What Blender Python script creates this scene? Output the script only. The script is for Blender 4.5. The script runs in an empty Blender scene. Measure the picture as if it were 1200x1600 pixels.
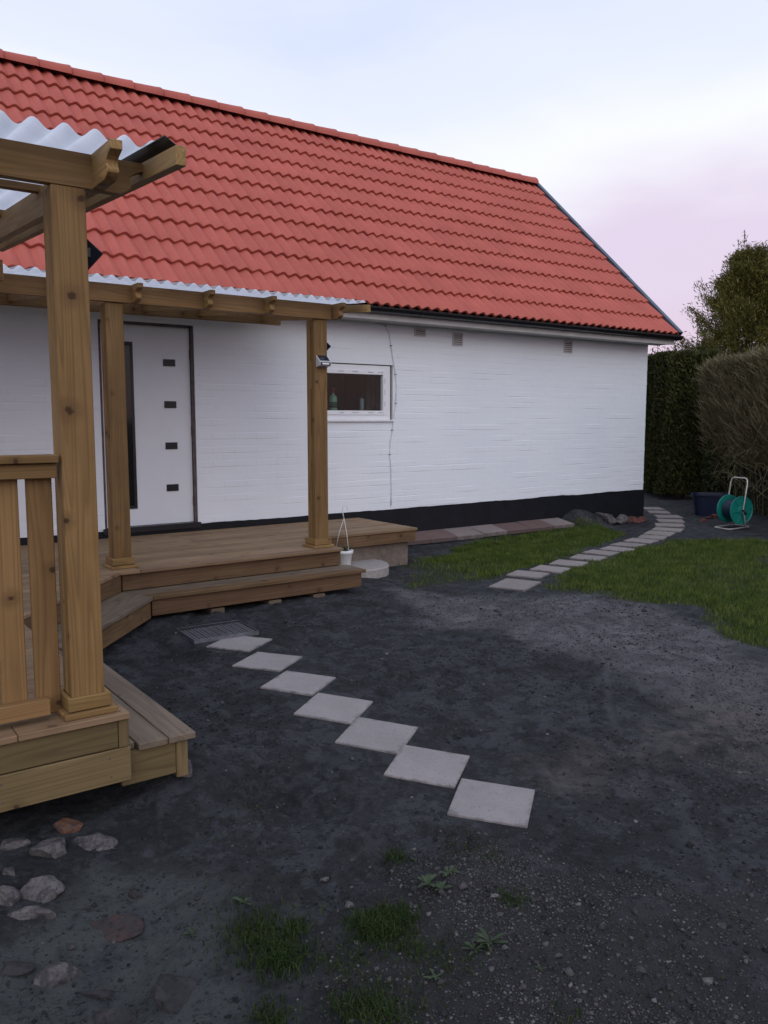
import bpy, math, random
import numpy as np
from mathutils import Matrix, Vector

scene = bpy.context.scene
R_ = math.radians
# ------------------------------------------------------------------ camera
H = 1.62
FPX, YH = 1300.0, 655.0                       # focal length in photo pixels, horizon row
PITCH = math.atan((800 - YH) / FPX)
HEAD = R_(54.145)                             # heading, measured from the house wall direction
cam_d = bpy.data.cameras.new('camera')
cam = bpy.data.objects.new('camera', cam_d)
scene.collection.objects.link(cam)
cam_d.sensor_fit = 'VERTICAL'; cam_d.sensor_height = 24.0; cam_d.sensor_width = 18.0
cam_d.lens = FPX / 1600 * 24.0
cam_d.clip_start = 0.05; cam_d.clip_end = 3000
cam.location = (0, 0, H)
cam.rotation_euler = (math.pi / 2 - PITCH, 0, HEAD - math.pi / 2)
scene.camera = cam
scene.render.resolution_x = 768; scene.render.resolution_y = 1024

# ------------------------------------------------------------------ sky and light
SUN_EL, SUN_AZ = R_(38), R_(150)              # behind the camera, very soft (overcast dusk)
world = bpy.data.worlds.new('World'); scene.world = world; world.use_nodes = True
wt = world.node_tree; wt.nodes.clear()


def N(nt, typ, **kw):
    n = nt.nodes.new(typ)
    for k, v in kw.items():
        if k.startswith('i_'):
            n.inputs[k[2:].replace('_', ' ')].default_value = v
        else:
            setattr(n, k, v)
    return n


def L(nt, a, b):
    nt.links.new(a, b)


def ramp(nt, fac, stops, interp='LINEAR'):
    r = nt.nodes.new('ShaderNodeValToRGB'); r.color_ramp.interpolation = interp
    e = r.color_ramp.elements
    while len(e) < len(stops):
        e.new(0.5)
    for el, (p, c) in zip(e, stops):
        el.position = p
        el.color = (c, c, c, 1) if isinstance(c, (int, float)) else (c[0], c[1], c[2], 1)
    if fac is not None:
        nt.links.new(fac, r.inputs[0])
    return r.outputs[0]


def mixc(nt, fac, a, b, blend='MIX'):
    m = nt.nodes.new('ShaderNodeMix'); m.data_type = 'RGBA'; m.blend_type = blend
    for sock, v in ((m.inputs[0], fac), (m.inputs[6], a), (m.inputs[7], b)):
        if isinstance(v, (int, float)):
            sock.default_value = v
        elif isinstance(v, (tuple, list)):
            sock.default_value = (v[0], v[1], v[2], 1)
        else:
            nt.links.new(v, sock)
    return m.outputs[2]


def math_n(nt, op, a, b=0.0, c=None):
    m = nt.nodes.new('ShaderNodeMath'); m.operation = op
    for i, v in enumerate((a, b, c)):
        if v is None:
            continue
        if isinstance(v, (int, float)):
            m.inputs[i].default_value = v
        else:
            nt.links.new(v, m.inputs[i])
    return m.outputs[0]


_sky = N(wt, 'ShaderNodeTexSky', sky_type='NISHITA', sun_disc=False)
_sky.sun_elevation = R_(6); _sky.sun_rotation = SUN_AZ; _sky.dust_density = 3.0
_tc = N(wt, 'ShaderNodeTexCoord')
_map = N(wt, 'ShaderNodeMapping'); _map.inputs['Scale'].default_value = (1.0, 1.0, 2.6)
L(wt, _tc.outputs['Generated'], _map.inputs[0])
_nz = N(wt, 'ShaderNodeTexNoise', i_Scale=1.7, i_Detail=4.0, i_Roughness=0.5, i_Distortion=0.5)
L(wt, _map.outputs[0], _nz.inputs['Vector'])
_sx = N(wt, 'ShaderNodeSeparateXYZ'); L(wt, _tc.outputs['Generated'], _sx.inputs[0])
_el = math_n(wt, 'ADD', _sx.outputs[2], math_n(wt, 'MULTIPLY', math_n(wt, 'SUBTRACT', _nz.outputs[0], 0.5), 0.34))
_cl = ramp(wt, _el, [(0.0, (0.83, 0.66, 0.80)), (0.15, (0.84, 0.73, 0.91)), (0.28, (1.02, 1.04, 1.10)),
                     (0.38, (0.86, 0.92, 1.06)), (0.52, (0.68, 0.77, 1.04)), (1.0, (0.66, 0.74, 0.98))], 'EASE')
_bg1 = N(wt, 'ShaderNodeBackground', i_Strength=0.10); L(wt, _sky.outputs[0], _bg1.inputs[0])
_bg2 = N(wt, 'ShaderNodeBackground', i_Strength=1.0); L(wt, _cl, _bg2.inputs[0])
_mx = N(wt, 'ShaderNodeMixShader'); _mx.inputs[0].default_value = 0.94
L(wt, _bg1.outputs[0], _mx.inputs[1]); L(wt, _bg2.outputs[0], _mx.inputs[2])
_wo = N(wt, 'ShaderNodeOutputWorld'); L(wt, _mx.outputs[0], _wo.inputs[0])

sun_d = bpy.data.lights.new('sun', 'SUN'); sun_d.energy = 0.95; sun_d.angle = R_(60); sun_d.color = (1.0, 0.99, 0.98)
sun = bpy.data.objects.new('sun', sun_d); scene.collection.objects.link(sun)
sdir = Vector((math.sin(SUN_AZ + R_(60)) * math.cos(SUN_EL), math.cos(SUN_AZ + R_(60)) * math.cos(SUN_EL), math.sin(SUN_EL)))
sun.rotation_euler = sdir.to_track_quat('Z', 'Y').to_euler(); sun.location = (0, 0, 20)

vs = scene.view_settings
vs.view_transform = 'Standard'; vs.look = 'None'; vs.exposure = 0.0; vs.gamma = 1.0; vs.use_curve_mapping = False

# ------------------------------------------------------------------ photo pixel -> world helpers
_Fw = np.array([math.cos(HEAD), math.sin(HEAD), 0]); _Rt = np.array([math.sin(HEAD), -math.cos(HEAD), 0]); _Up = np.array([0, 0, 1.0])
_fw = _Fw * math.cos(PITCH) - _Up * math.sin(PITCH); _up = _Up * math.cos(PITCH) + _Fw * math.sin(PITCH)
_C = np.array([0, 0, H])


def ray(x, y):
    return _fw * FPX + _Rt * (x - 600) + _up * (800 - y)


def gz(x, y, z=0.0):                          # where the pixel's ray meets the level z
    d = ray(x, y); return _C + d * ((z - H) / d[2])


def prj(P):
    v = np.asarray(P, float) - _C
    dd = v @ _fw
    return 600 + FPX * (v @ _Rt) / dd, 800 - FPX * (v @ _up) / dd


# ------------------------------------------------------------------ numpy noise
def _hash(ix, iy, seed):
    h = (ix.astype(np.int64) * 374761393 + iy.astype(np.int64) * 668265263 + seed * 982451653) & 0x7fffffff
    h = ((h ^ (h >> 13)) * 1274126177) & 0x7fffffff
    return ((h ^ (h >> 16)) & 0xffff) / 65535.0


def vnoise(x, y, seed=0):
    x = np.asarray(x, float); y = np.asarray(y, float)
    ix = np.floor(x); iy = np.floor(y); fx = x - ix; fy = y - iy
    fx = fx * fx * (3 - 2 * fx); fy = fy * fy * (3 - 2 * fy)
    a = _hash(ix, iy, seed); b = _hash(ix + 1, iy, seed); c = _hash(ix, iy + 1, seed); d = _hash(ix + 1, iy + 1, seed)
    return (a + (b - a) * fx) * (1 - fy) + (c + (d - c) * fx) * fy


def fbm(x, y, seed=0, oct=4, g=0.5):
    s = 0; a = 1.0; t = 0
    for o in range(oct):
        s = s + a * vnoise(x * 2 ** o + 17.3 * o, y * 2 ** o - 9.1 * o, seed + o); t += a; a *= g
    return s / t


def sstep(a, b, x):
    t = np.clip((x - a) / (b - a), 0, 1); return t * t * (3 - 2 * t)


def pip(px_, py_, poly):                      # signed inside test, vectorised
    ins = np.zeros(np.shape(px_), bool); n = len(poly)
    for i in range(n):
        x0, y0 = poly[i]; x1, y1 = poly[i - 1]
        c = ((y0 > py_) != (y1 > py_)) & (px_ < (x1 - x0) * (py_ - y0) / (y1 - y0 + 1e-12) + x0)
        ins ^= c
    return ins


def pdist(px_, py_, poly):                    # distance to polygon edge
    d = np.full(np.shape(px_), 1e9); n = len(poly)
    for i in range(n):
        x0, y0 = poly[i]; x1, y1 = poly[i - 1]
        ex, ey = x1 - x0, y1 - y0
        t = np.clip(((px_ - x0) * ex + (py_ - y0) * ey) / (ex * ex + ey * ey + 1e-12), 0, 1)
        d = np.minimum(d, np.hypot(px_ - x0 - t * ex, py_ - y0 - t * ey))
    return d


# ------------------------------------------------------------------ object helpers
COL = scene.collection
W = {}
rng = random.Random(11)
nr = np.random.default_rng(5)


def reg(o, mat4, parent):
    W[o.name] = mat4
    o.matrix_basis = mat4
    if parent is not None:
        o.parent = parent
        o.matrix_parent_inverse = W[parent.name].inverted()
    return o


def empty(name, loc, label=None, cat=None, group=None, rotz=0.0):
    o = bpy.data.objects.new(name, None); COL.objects.link(o); o.empty_display_size = 0.1
    reg(o, Matrix.Translation(loc) @ Matrix.Rotation(rotz, 4, 'Z'), None)
    return tag(o, label, cat, group)


def tag(o, label=None, cat=None, group=None, kind=None):
    if label: o['label'] = label
    if cat: o['category'] = cat
    if group: o['group'] = group
    if kind: o['kind'] = kind
    return o


def obj(name, me, mat, parent=None, m4=None):
    o = bpy.data.objects.new(name, me); COL.objects.link(o)
    if mat is not None and len(me.materials) == 0:
        me.materials.append(mat)
    return reg(o, m4 if m4 is not None else Matrix.Identity(4), parent)


def mesh(verts, faces, smooth=False, name='m'):
    me = bpy.data.meshes.new(name)
    me.from_pydata([tuple(v) for v in verts], [], [tuple(f) for f in faces]); me.update()
    if smooth:
        me.polygons.foreach_set('use_smooth', [True] * len(me.polygons))
    return me


def mesh_np(V, F, smooth=False, name='m'):
    """V (n,3), F (m,k) all faces with k corners"""
    V = np.asarray(V, np.float32); F = np.asarray(F, np.int32)
    me = bpy.data.meshes.new(name); k = F.shape[1]
    me.vertices.add(len(V)); me.vertices.foreach_set('co', V.ravel())
    me.loops.add(F.size); me.loops.foreach_set('vertex_index', F.ravel())
    me.polygons.add(len(F)); me.polygons.foreach_set('loop_start', np.arange(0, F.size, k, dtype=np.int32))
    me.polygons.foreach_set('loop_total', np.full(len(F), k, np.int32))
    if smooth:
        me.polygons.foreach_set('use_smooth', np.ones(len(F), bool))
    me.update(calc_edges=True); me.validate(); return me


class MB:                                     # collects shapes for ONE mesh
    def __init__(s): s.v = []; s.f = []

    def add(s, v, f):
        o = len(s.v); s.v += [tuple(p) for p in v]; s.f += [tuple(i + o for i in q) for q in f]; return s

    def box(s, x0, x1, y0, y1, z0, z1):
        return s.add([(x0, y0, z0), (x1, y0, z0), (x1, y1, z0), (x0, y1, z0), (x0, y0, z1), (x1, y0, z1), (x1, y1, z1), (x0, y1, z1)],
                     [(0, 3, 2, 1), (4, 5, 6, 7), (0, 1, 5, 4), (1, 2, 6, 5), (2, 3, 7, 6), (3, 0, 4, 7)])

    def tube(s, pts, r, n=8, cap=True):
        pts = [Vector(p) for p in pts]; rr = r if isinstance(r, (list, tuple)) else [r] * len(pts)
        o = len(s.v); ref = None
        for i, p in enumerate(pts):
            t = (pts[min(i + 1, len(pts) - 1)] - pts[max(i - 1, 0)]).normalized()
            if ref is None:
                ref = t.orthogonal().normalized()
            ref = (ref - t * ref.dot(t)).normalized(); b = t.cross(ref)
            for k in range(n):
                a = 2 * math.pi * k / n
                s.v.append(tuple(p + (ref * math.cos(a) + b * math.sin(a)) * rr[i]))
        for i in range(len(pts) - 1):
            for k in range(n):
                a = o + i * n + k; b2 = o + i * n + (k + 1) % n
                s.f.append((a, b2, b2 + n, a + n))
        if cap:
            s.f.append(tuple(o + k for k in reversed(range(n))))
            s.f.append(tuple(o + (len(pts) - 1) * n + k for k in range(n)))
        return s

    def lathe(s, prof, n=24, axis='z', c=(0, 0, 0)):
        o = len(s.v)
        for r, h in prof:
            for k in range(n):
                a = 2 * math.pi * k / n
                p = (r * math.cos(a), r * math.sin(a), h) if axis == 'z' else (h, r * math.cos(a), r * math.sin(a))
                s.v.append((p[0] + c[0], p[1] + c[1], p[2] + c[2]))
        for i in range(len(prof) - 1):
            for k in range(n):
                a = o + i * n + k; b = o + i * n + (k + 1) % n
                s.f.append((a, b, b + n, a + n))
        s.f.append(tuple(o + k for k in reversed(range(n)))); s.f.append(tuple(o + (len(prof) - 1) * n + k for k in range(n)))
        return s

    def prism(s, poly, h0, h1, plane='xy'):
        n = len(poly); o = len(s.v)
        for h in (h0, h1):
            for a, b in poly:
                s.v.append({'xy': (a, b, h), 'yz': (h, a, b), 'xz': (a, h, b)}[plane])
        s.f.append(tuple(o + k for k in reversed(range(n)))); s.f.append(tuple(o + n + k for k in range(n)))
        for k in range(n):
            s.f.append((o + k, o + (k + 1) % n, o + n + (k + 1) % n, o + n + k))
        return s

    def build(s, name, mat, parent=None, smooth=False, m4=None, bevel=0.0):
        me = mesh(s.v, s.f, smooth, name)
        if bevel > 0:
            do_bevel(me, bevel)
        return obj(name, me, mat, parent, m4)


import bmesh


def do_bevel(me, w, seg=1):
    bm = bmesh.new(); bm.from_mesh(me)
    bmesh.ops.recalc_face_normals(bm, faces=bm.faces)
    bmesh.ops.bevel(bm, geom=[e for e in bm.edges], offset=w, segments=seg, affect='EDGES', profile=0.6)
    bm.to_mesh(me); bm.free(); me.update()


def fixn(me):
    bm = bmesh.new(); bm.from_mesh(me); bmesh.ops.recalc_face_normals(bm, faces=bm.faces); bm.to_mesh(me); bm.free()


_boxcache = {}


def plank(name, x0, x1, y0, y1, z0, z1, mat, parent=None, bevel=0.003, axis=None):
    """box whose local x runs along the grain (longest side)"""
    d = (x1 - x0, y1 - y0, z1 - z0); c = ((x0 + x1) / 2, (y0 + y1) / 2, (z0 + z1) / 2)
    if axis is None:
        axis = max(range(3), key=lambda i: d[i])
    if axis == 0:
        l, w, h = d; rot = Matrix.Identity(4)
    elif axis == 1:
        l, w, h = d[1], d[0], d[2]; rot = Matrix.Rotation(math.pi / 2, 4, 'Z')
    else:
        l, w, h = d[2], d[1], d[0]; rot = Matrix.Rotation(-math.pi / 2, 4, 'Y')
    key = (round(l, 4), round(w, 4), round(h, 4), bevel, mat.name)
    me = _boxcache.get(key)
    if me is None:
        b = MB().box(-l / 2, l / 2, -w / 2, w / 2, -h / 2, h / 2)
        me = mesh(b.v, b.f, False, name); do_bevel(me, min(bevel, 0.3 * min(l, w, h))); me.materials.append(mat); _boxcache[key] = me
    return obj(name, me, mat, parent, Matrix.Translation(c) @ rot)


# ------------------------------------------------------------------ materials
def newmat(name, rough=0.8, spec=0.3):
    m = bpy.data.materials.new(name); m.use_nodes = True
    nt = m.node_tree; b = nt.nodes['Principled BSDF']
    b.inputs['Roughness'].default_value = rough; b.inputs['Specular IOR Level'].default_value = spec
    return m, nt, b


def bump(nt, b, h, strength=0.3, dist=0.01):
    n = N(nt, 'ShaderNodeBump', i_Strength=strength, i_Distance=dist)
    L(nt, h, n.inputs['Height']); L(nt, n.outputs[0], b.inputs['Normal'])


def coords(nt, scale=(1, 1, 1), kind='Object', rnd=False):
    tc = N(nt, 'ShaderNodeTexCoord'); mp = N(nt, 'ShaderNodeMapping'); mp.inputs['Scale'].default_value = scale
    src = tc.outputs[kind]
    if rnd:
        oi = N(nt, 'ShaderNodeObjectInfo'); va = N(nt, 'ShaderNodeVectorMath', operation='SCALE')
        cb = N(nt, 'ShaderNodeCombineXYZ')
        r2 = math_n(nt, 'FRACT', math_n(nt, 'MULTIPLY', oi.outputs['Random'], 91.7)); r3 = math_n(nt, 'FRACT', math_n(nt, 'MULTIPLY', oi.outputs['Random'], 517.3))
        L(nt, oi.outputs['Random'], cb.inputs[0]); L(nt, r2, cb.inputs[1]); L(nt, r3, cb.inputs[2])
        L(nt, cb.outputs[0], va.inputs[0]); va.inputs['Scale'].default_value = 13.0
        ad = N(nt, 'ShaderNodeVectorMath', operation='ADD'); L(nt, src, ad.inputs[0]); L(nt, va.outputs[0], ad.inputs[1]); src = ad.outputs[0]
    L(nt, src, mp.inputs[0]); return mp.outputs[0]


def noise(nt, v, scale, detail=3.0, rough=0.5, dist=0.0):
    n = N(nt, 'ShaderNodeTexNoise', i_Scale=scale, i_Detail=detail, i_Roughness=rough, i_Distortion=dist)
    L(nt, v, n.inputs['Vector']); return n.outputs[0]


def simple(name, c, rough=0.6, var=0.15, scale=20.0, spec=0.3, metal=0.0, bmp=0.1, objvar=0.0):
    m, nt, b = newmat(name, rough, spec); b.inputs['Metallic'].default_value = metal
    v = coords(nt, rnd=True); n = noise(nt, v, scale, 4.0)
    lo = tuple(x * (1 - var) for x in c); hi = tuple(min(1, x * (1 + var)) for x in c)
    col = ramp(nt, n, [(0.3, lo), (0.7, hi)])
    if objvar:
        oi = N(nt, 'ShaderNodeObjectInfo')
        hsv = N(nt, 'ShaderNodeHueSaturation'); L(nt, col, hsv.inputs['Color'])
        L(nt, math_n(nt, 'MULTIPLY_ADD', oi.outputs['Random'], 2 * objvar, 1 - objvar), hsv.inputs['Value']); col = hsv.outputs[0]
    L(nt, col, b.inputs['Base Color'])
    if bmp:
        bump(nt, b, n, bmp, 0.005)
    return m


def wood(name, light, dark, knot, rough=0.62, grey=0.0, knots=1.0, step=1.9):
    m, nt, b = newmat(name, rough, 0.25)
    tc = N(nt, 'ShaderNodeTexCoord'); ob = N(nt, 'ShaderNodeSeparateXYZ'); L(nt, tc.outputs['Object'], ob.inputs[0])
    oi = N(nt, 'ShaderNodeObjectInfo'); rnd = oi.outputs['Random']
    # knots: one every few hand-widths along the board, at a random place across it
    vo = N(nt, 'ShaderNodeTexVoronoi', voronoi_dimensions='1D', i_Scale=1.0)
    L(nt, math_n(nt, 'ADD', math_n(nt, 'MULTIPLY', ob.outputs[0], step), math_n(nt, 'MULTIPLY', rnd, 173.0)), vo.inputs['W'])
    kc = N(nt, 'ShaderNodeSeparateColor'); L(nt, vo.outputs['Color'], kc.inputs[0])
    lat = math_n(nt, 'ADD', ob.outputs[1], ob.outputs[2])
    ky = math_n(nt, 'SUBTRACT', lat, math_n(nt, 'MULTIPLY', math_n(nt, 'SUBTRACT', kc.outputs[0], 0.5), 0.17))
    kx = math_n(nt, 'DIVIDE', vo.outputs['Distance'], step)
    v = coords(nt, (1, 1, 1), rnd=True)
    wob = math_n(nt, 'MULTIPLY', math_n(nt, 'SUBTRACT', noise(nt, v, 38.0, 3.0), 0.5), 0.030)
    kd = math_n(nt, 'ADD', math_n(nt, 'SQRT', math_n(nt, 'ADD', math_n(nt, 'MULTIPLY', kx, kx), math_n(nt, 'MULTIPLY', ky, ky))), wob)
    ksz = math_n(nt, 'MULTIPLY_ADD', kc.outputs[1], 0.75, 0.2)
    kn = math_n(nt, 'DIVIDE', kd, ksz)
    # grain lines, bent around the knots
    bend = math_n(nt, 'DIVIDE', math_n(nt, 'MULTIPLY', ky, 0.0016), math_n(nt, 'ADD', math_n(nt, 'MULTIPLY', kd, kd), 0.0012))
    cb = N(nt, 'ShaderNodeCombineXYZ'); L(nt, math_n(nt, 'MULTIPLY', bend, -0.03), cb.inputs[1]); L(nt, math_n(nt, 'MULTIPLY', bend, -0.03), cb.inputs[2])
    va = N(nt, 'ShaderNodeVectorMath', operation='ADD'); L(nt, v, va.inputs[0]); L(nt, cb.outputs[0], va.inputs[1]); vb = va.outputs[0]

    def str_noise(sc, scale, det, rg, dist=0.0):
        mp = N(nt, 'ShaderNodeMapping'); mp.inputs['Scale'].default_value = sc; L(nt, vb, mp.inputs[0]); return noise(nt, mp.outputs[0], scale, det, rg, dist)
    ring = str_noise((0.55, 26, 26), 1.6, 2.0, 0.5, 0.8)
    fib = str_noise((1.5, 90, 90), 2.0, 4.0, 0.6)
    big = str_noise((1.3, 4.5, 4.5), 1.3, 3.0, 0.55)
    blot = noise(nt, v, 3.2, 4.0, 0.6)
    g = math_n(nt, 'ADD', math_n(nt, 'MULTIPLY', ring, 0.34), math_n(nt, 'ADD', math_n(nt, 'MULTIPLY', fib, 0.16), math_n(nt, 'ADD', math_n(nt, 'MULTIPLY', big, 0.40), math_n(nt, 'MULTIPLY', blot, 0.30))))
    col = ramp(nt, g, [(0.42, dark), (0.78, light)])
    saw = math_n(nt, 'FRACT', math_n(nt, 'MULTIPLY', str_noise((0.22, 5.5, 5.5), 1.5, 1.2, 0.4, 0.15), 17.0))
    late = ramp(nt, saw, [(0.0, 0.0), (0.45, 0.10), (0.86, 0.62), (1.0, 0.0)])
    col = mixc(nt, math_n(nt, 'MULTIPLY', late, ramp(nt, blot, [(0.3, 0.45), (0.7, 1.0)])), col, tuple(0.62 * a_ for a_ in dark))
    halo = ramp(nt, kn, [(0.018, 0.55 * knots), (0.085, 0.0)], 'EASE')
    core = ramp(nt, kn, [(0.012, 0.95 * knots), (0.021, 0.0)])
    col = mixc(nt, halo, col, tuple(0.60 * a_ + 0.40 * k for a_, k in zip(dark, knot)))
    col = mixc(nt, core, col, knot)
    hsv = N(nt, 'ShaderNodeHueSaturation'); L(nt, col, hsv.inputs['Color'])
    L(nt, math_n(nt, 'MULTIPLY_ADD', rnd, 0.34, 0.83), hsv.inputs['Value'])
    L(nt, math_n(nt, 'MULTIPLY_ADD', math_n(nt, 'FRACT', math_n(nt, 'MULTIPLY', rnd, 37.1)), 0.012, 0.494), hsv.inputs['Hue'])
    hsv.inputs['Saturation'].default_value = 1.0 - grey
    L(nt, hsv.outputs[0], b.inputs['Base Color'])
    L(nt, ramp(nt, big, [(0.3, rough + 0.12), (0.7, rough - 0.08)]), b.inputs['Roughness'])
    bump(nt, b, math_n(nt, 'ADD', fib, math_n(nt, 'MULTIPLY', ring, 0.5)), 0.2, 0.0015)
    return m


M_POST = wood('post_timber', (0.30, 0.178, 0.068), (0.155, 0.085, 0.031), (0.05, 0.023, 0.010))
M_BEAM = wood('beam_timber', (0.34, 0.205, 0.080), (0.20, 0.112, 0.042), (0.08, 0.038, 0.015))
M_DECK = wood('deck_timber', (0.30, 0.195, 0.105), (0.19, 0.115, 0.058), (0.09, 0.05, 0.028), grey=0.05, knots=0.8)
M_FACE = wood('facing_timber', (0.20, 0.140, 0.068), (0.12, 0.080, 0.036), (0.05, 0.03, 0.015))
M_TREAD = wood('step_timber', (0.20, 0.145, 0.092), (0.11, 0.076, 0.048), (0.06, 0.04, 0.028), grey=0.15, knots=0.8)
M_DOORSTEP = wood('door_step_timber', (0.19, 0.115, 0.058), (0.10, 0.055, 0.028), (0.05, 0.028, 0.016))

M_BLACK = simple('black_plinth_paint', (0.006, 0.0065, 0.010), 0.65, 0.3, 8.0, bmp=0.4)
M_GUTTER = simple('black_gutter_metal', (0.006, 0.006, 0.008), 0.35, 0.2, 8.0, 0.5, bmp=0.0)
M_FLASH = simple('blue_grey_flashing', (0.055, 0.085, 0.115), 0.42, 0.25, 3.0, 0.5, 0.3, 0.05)
M_TRIMW = simple('weathered_white_trim', (0.50, 0.48, 0.46), 0.55, 0.08, 6.0, bmp=0.05)
M_PVC = simple('white_plastic', (0.78, 0.78, 0.80), 0.35, 0.02, 8.0, 0.5, bmp=0.0)
M_DOORW = simple('white_door_paint', (0.73, 0.745, 0.78), 0.4, 0.02, 5.0, 0.4, bmp=0.02)
M_FRAMED = simple('brown_grey_frame', (0.10, 0.075, 0.08), 0.6, 0.35, 14.0, bmp=0.1)
M_BLACKP = simple('black_plastic', (0.007, 0.007, 0.011), 0.35, 0.15, 10.0, 0.5, bmp=0.0)
M_SOLAR = simple('solar_cell', (0.008, 0.010, 0.022), 0.15, 0.15, 30.0, 0.6, bmp=0.0)
M_DARKIN = simple('dark_interior', (0.022, 0.022, 0.023), 0.9, 0.2, 3.0, bmp=0.0)
M_CURT = simple('grey_curtain', (0.42, 0.42, 0.42), 0.9, 0.2, 6.0, bmp=0.0)
M_CONC = simple('old_concrete', (0.315, 0.285, 0.265), 0.9, 0.16, 26.0, bmp=0.5)
M_CONCD = simple('dark_concrete_block', (0.165, 0.130, 0.108), 0.92, 0.2, 22.0, bmp=0.5)
M_REDP = simple('red_plastic', (0.28, 0.025, 0.03), 0.4, 0.1, 10.0, bmp=0.0)
M_POT = simple('white_pot_plastic', (0.78, 0.78, 0.77), 0.4, 0.03, 9.0, 0.4, bmp=0.0)
M_REEL = simple('teal_green_plastic', (0.006, 0.165, 0.135), 0.4, 0.15, 12.0, 0.4, bmp=0.05)
M_HOSE = simple('dark_blue_hose', (0.012, 0.028, 0.05), 0.45, 0.2, 12.0, bmp=0.05)
M_STEEL = simple('pale_steel_tube', (0.50, 0.48, 0.44), 0.4, 0.12, 20.0, 0.5, 0.5, 0.05)
M_TUB = simple('dark_blue_plastic', (0.006, 0.012, 0.034), 0.45, 0.15, 8.0, 0.4, bmp=0.05)
M_GALV = simple('galvanised_steel', (0.22, 0.23, 0.26), 0.42, 0.2, 30.0, 0.5, 0.75, 0.1)
M_WEED = simple('weed_leaf', (0.034, 0.050, 0.022), 0.6, 0.35, 30.0, bmp=0.1, objvar=0.2)
M_BOTG = simple('green_bottle_plastic', (0.30, 0.55, 0.42), 0.3, 0.05, 9.0, 0.5, bmp=0.0)
M_LABELG = simple('dark_green_label', (0.02, 0.14, 0.08), 0.5, 0.1, 9.0, bmp=0.0)
M_CAN = simple('pale_blue_can', (0.35, 0.45, 0.55), 0.35, 0.05, 9.0, 0.5, bmp=0.0)


def glass_mat(name, tint=(0.02, 0.02, 0.025), trans=0.92):
    m, nt, b = newmat(name, 0.02, 0.5)
    tr = N(nt, 'ShaderNodeBsdfTransparent'); tr.inputs[0].default_value = (0.8, 0.83, 0.82, 1)
    gl = N(nt, 'ShaderNodeBsdfGlossy', i_Roughness=0.01); fr = N(nt, 'ShaderNodeFresnel', i_IOR=1.38)
    gm = N(nt, 'ShaderNodeNewGeometry'); fo = math_n(nt, 'MULTIPLY', fr.outputs[0], math_n(nt, 'SUBTRACT', 1.0, gm.outputs['Backfacing']))
    mx = N(nt, 'ShaderNodeMixShader'); L(nt, fo, mx.inputs[0]); L(nt, tr.outputs[0], mx.inputs[1]); L(nt, gl.outputs[0], mx.inputs[2])
    out = nt.nodes['Material Output']; L(nt, mx.outputs[0], out.inputs[0]); nt.nodes.remove(b)
    return m


M_GLASS = glass_mat('window_glass')


def sheet_mat():
    m, nt, b = newmat('translucent_corrugated_plastic', 0.4, 0.4)
    v = coords(nt); n = noise(nt, v, 5.0, 3.0)
    col = ramp(nt, n, [(0.3, (0.70, 0.73, 0.78)), (0.7, (0.82, 0.84, 0.88))])
    df = N(nt, 'ShaderNodeBsdfDiffuse'); tl = N(nt, 'ShaderNodeBsdfTranslucent'); gl = N(nt, 'ShaderNodeBsdfGlossy', i_Roughness=0.25)
    L(nt, col, df.inputs[0]); L(nt, col, tl.inputs[0])
    mx = N(nt, 'ShaderNodeMixShader'); mx.inputs[0].default_value = 0.75; L(nt, df.outputs[0], mx.inputs[1]); L(nt, tl.outputs[0], mx.inputs[2])
    m2 = N(nt, 'ShaderNodeMixShader'); m2.inputs[0].default_value = 0.06; L(nt, mx.outputs[0], m2.inputs[1]); L(nt, gl.outputs[0], m2.inputs[2])
    L(nt, m2.outputs[0], nt.nodes['Material Output'].inputs[0]); nt.nodes.remove(b); return m


M_SHEET = sheet_mat()


def tile_mat():
    m, nt, b = newmat('red_roof_tile', 0.62, 0.3)
    oi = N(nt, 'ShaderNodeObjectInfo')
    ge = N(nt, 'ShaderNodeNewGeometry')
    n1 = noise(nt, ge.outputs['Position'], 2.2, 4.0, 0.6); n2 = noise(nt, ge.outputs['Position'], 60.0, 3.0)
    col = ramp(nt, n1, [(0.3, (0.40, 0.094, 0.068)), (0.72, (0.48, 0.118, 0.084))])
    col = mixc(nt, ramp(nt, n2, [(0.45, 0.0), (0.8, 0.25)]), col, (0.34, 0.075, 0.06))
    hsv = N(nt, 'ShaderNodeHueSaturation'); L(nt, col, hsv.inputs['Color'])
    L(nt, math_n(nt, 'MULTIPLY_ADD', oi.outputs['Random'], 0.10, 0.95), hsv.inputs['Value'])
    L(nt, hsv.outputs[0], b.inputs['Base Color']); bump(nt, b, n2, 0.12, 0.003); return m


M_TILE = tile_mat()


def wall_mat():
    m, nt, b = newmat('white_painted_brick', 0.55, 0.3)
    ge = N(nt, 'ShaderNodeNewGeometry'); p = ge.outputs['Position']
    n1 = noise(nt, p, 0.9, 4.0, 0.6); n2 = noise(nt, p, 16.0, 4.0, 0.6); n3 = noise(nt, p, 90.0, 3.0, 0.6)
    col = ramp(nt, n1, [(0.3, (0.765, 0.79, 0.83)), (0.7, (0.81, 0.83, 0.86))])
    mp = N(nt, 'ShaderNodeMapping'); mp.inputs['Scale'].default_value = (5, 5, 60); L(nt, p, mp.inputs[0])
    n4 = noise(nt, mp.outputs[0], 1.0, 3.0, 0.6)                        # scattered gaps in the paint along the joints
    col = mixc(nt, ramp(nt, n4, [(0.72, 0.0), (0.80, 0.30)]), col, (0.50, 0.50, 0.52))
    L(nt, col, b.inputs['Base Color'])
    bump(nt, b, math_n(nt, 'ADD', math_n(nt, 'MULTIPLY', n2, 0.8), math_n(nt, 'MULTIPLY', n3, 0.4)), 0.35, 0.006); return m


M_WALL = wall_mat()


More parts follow.
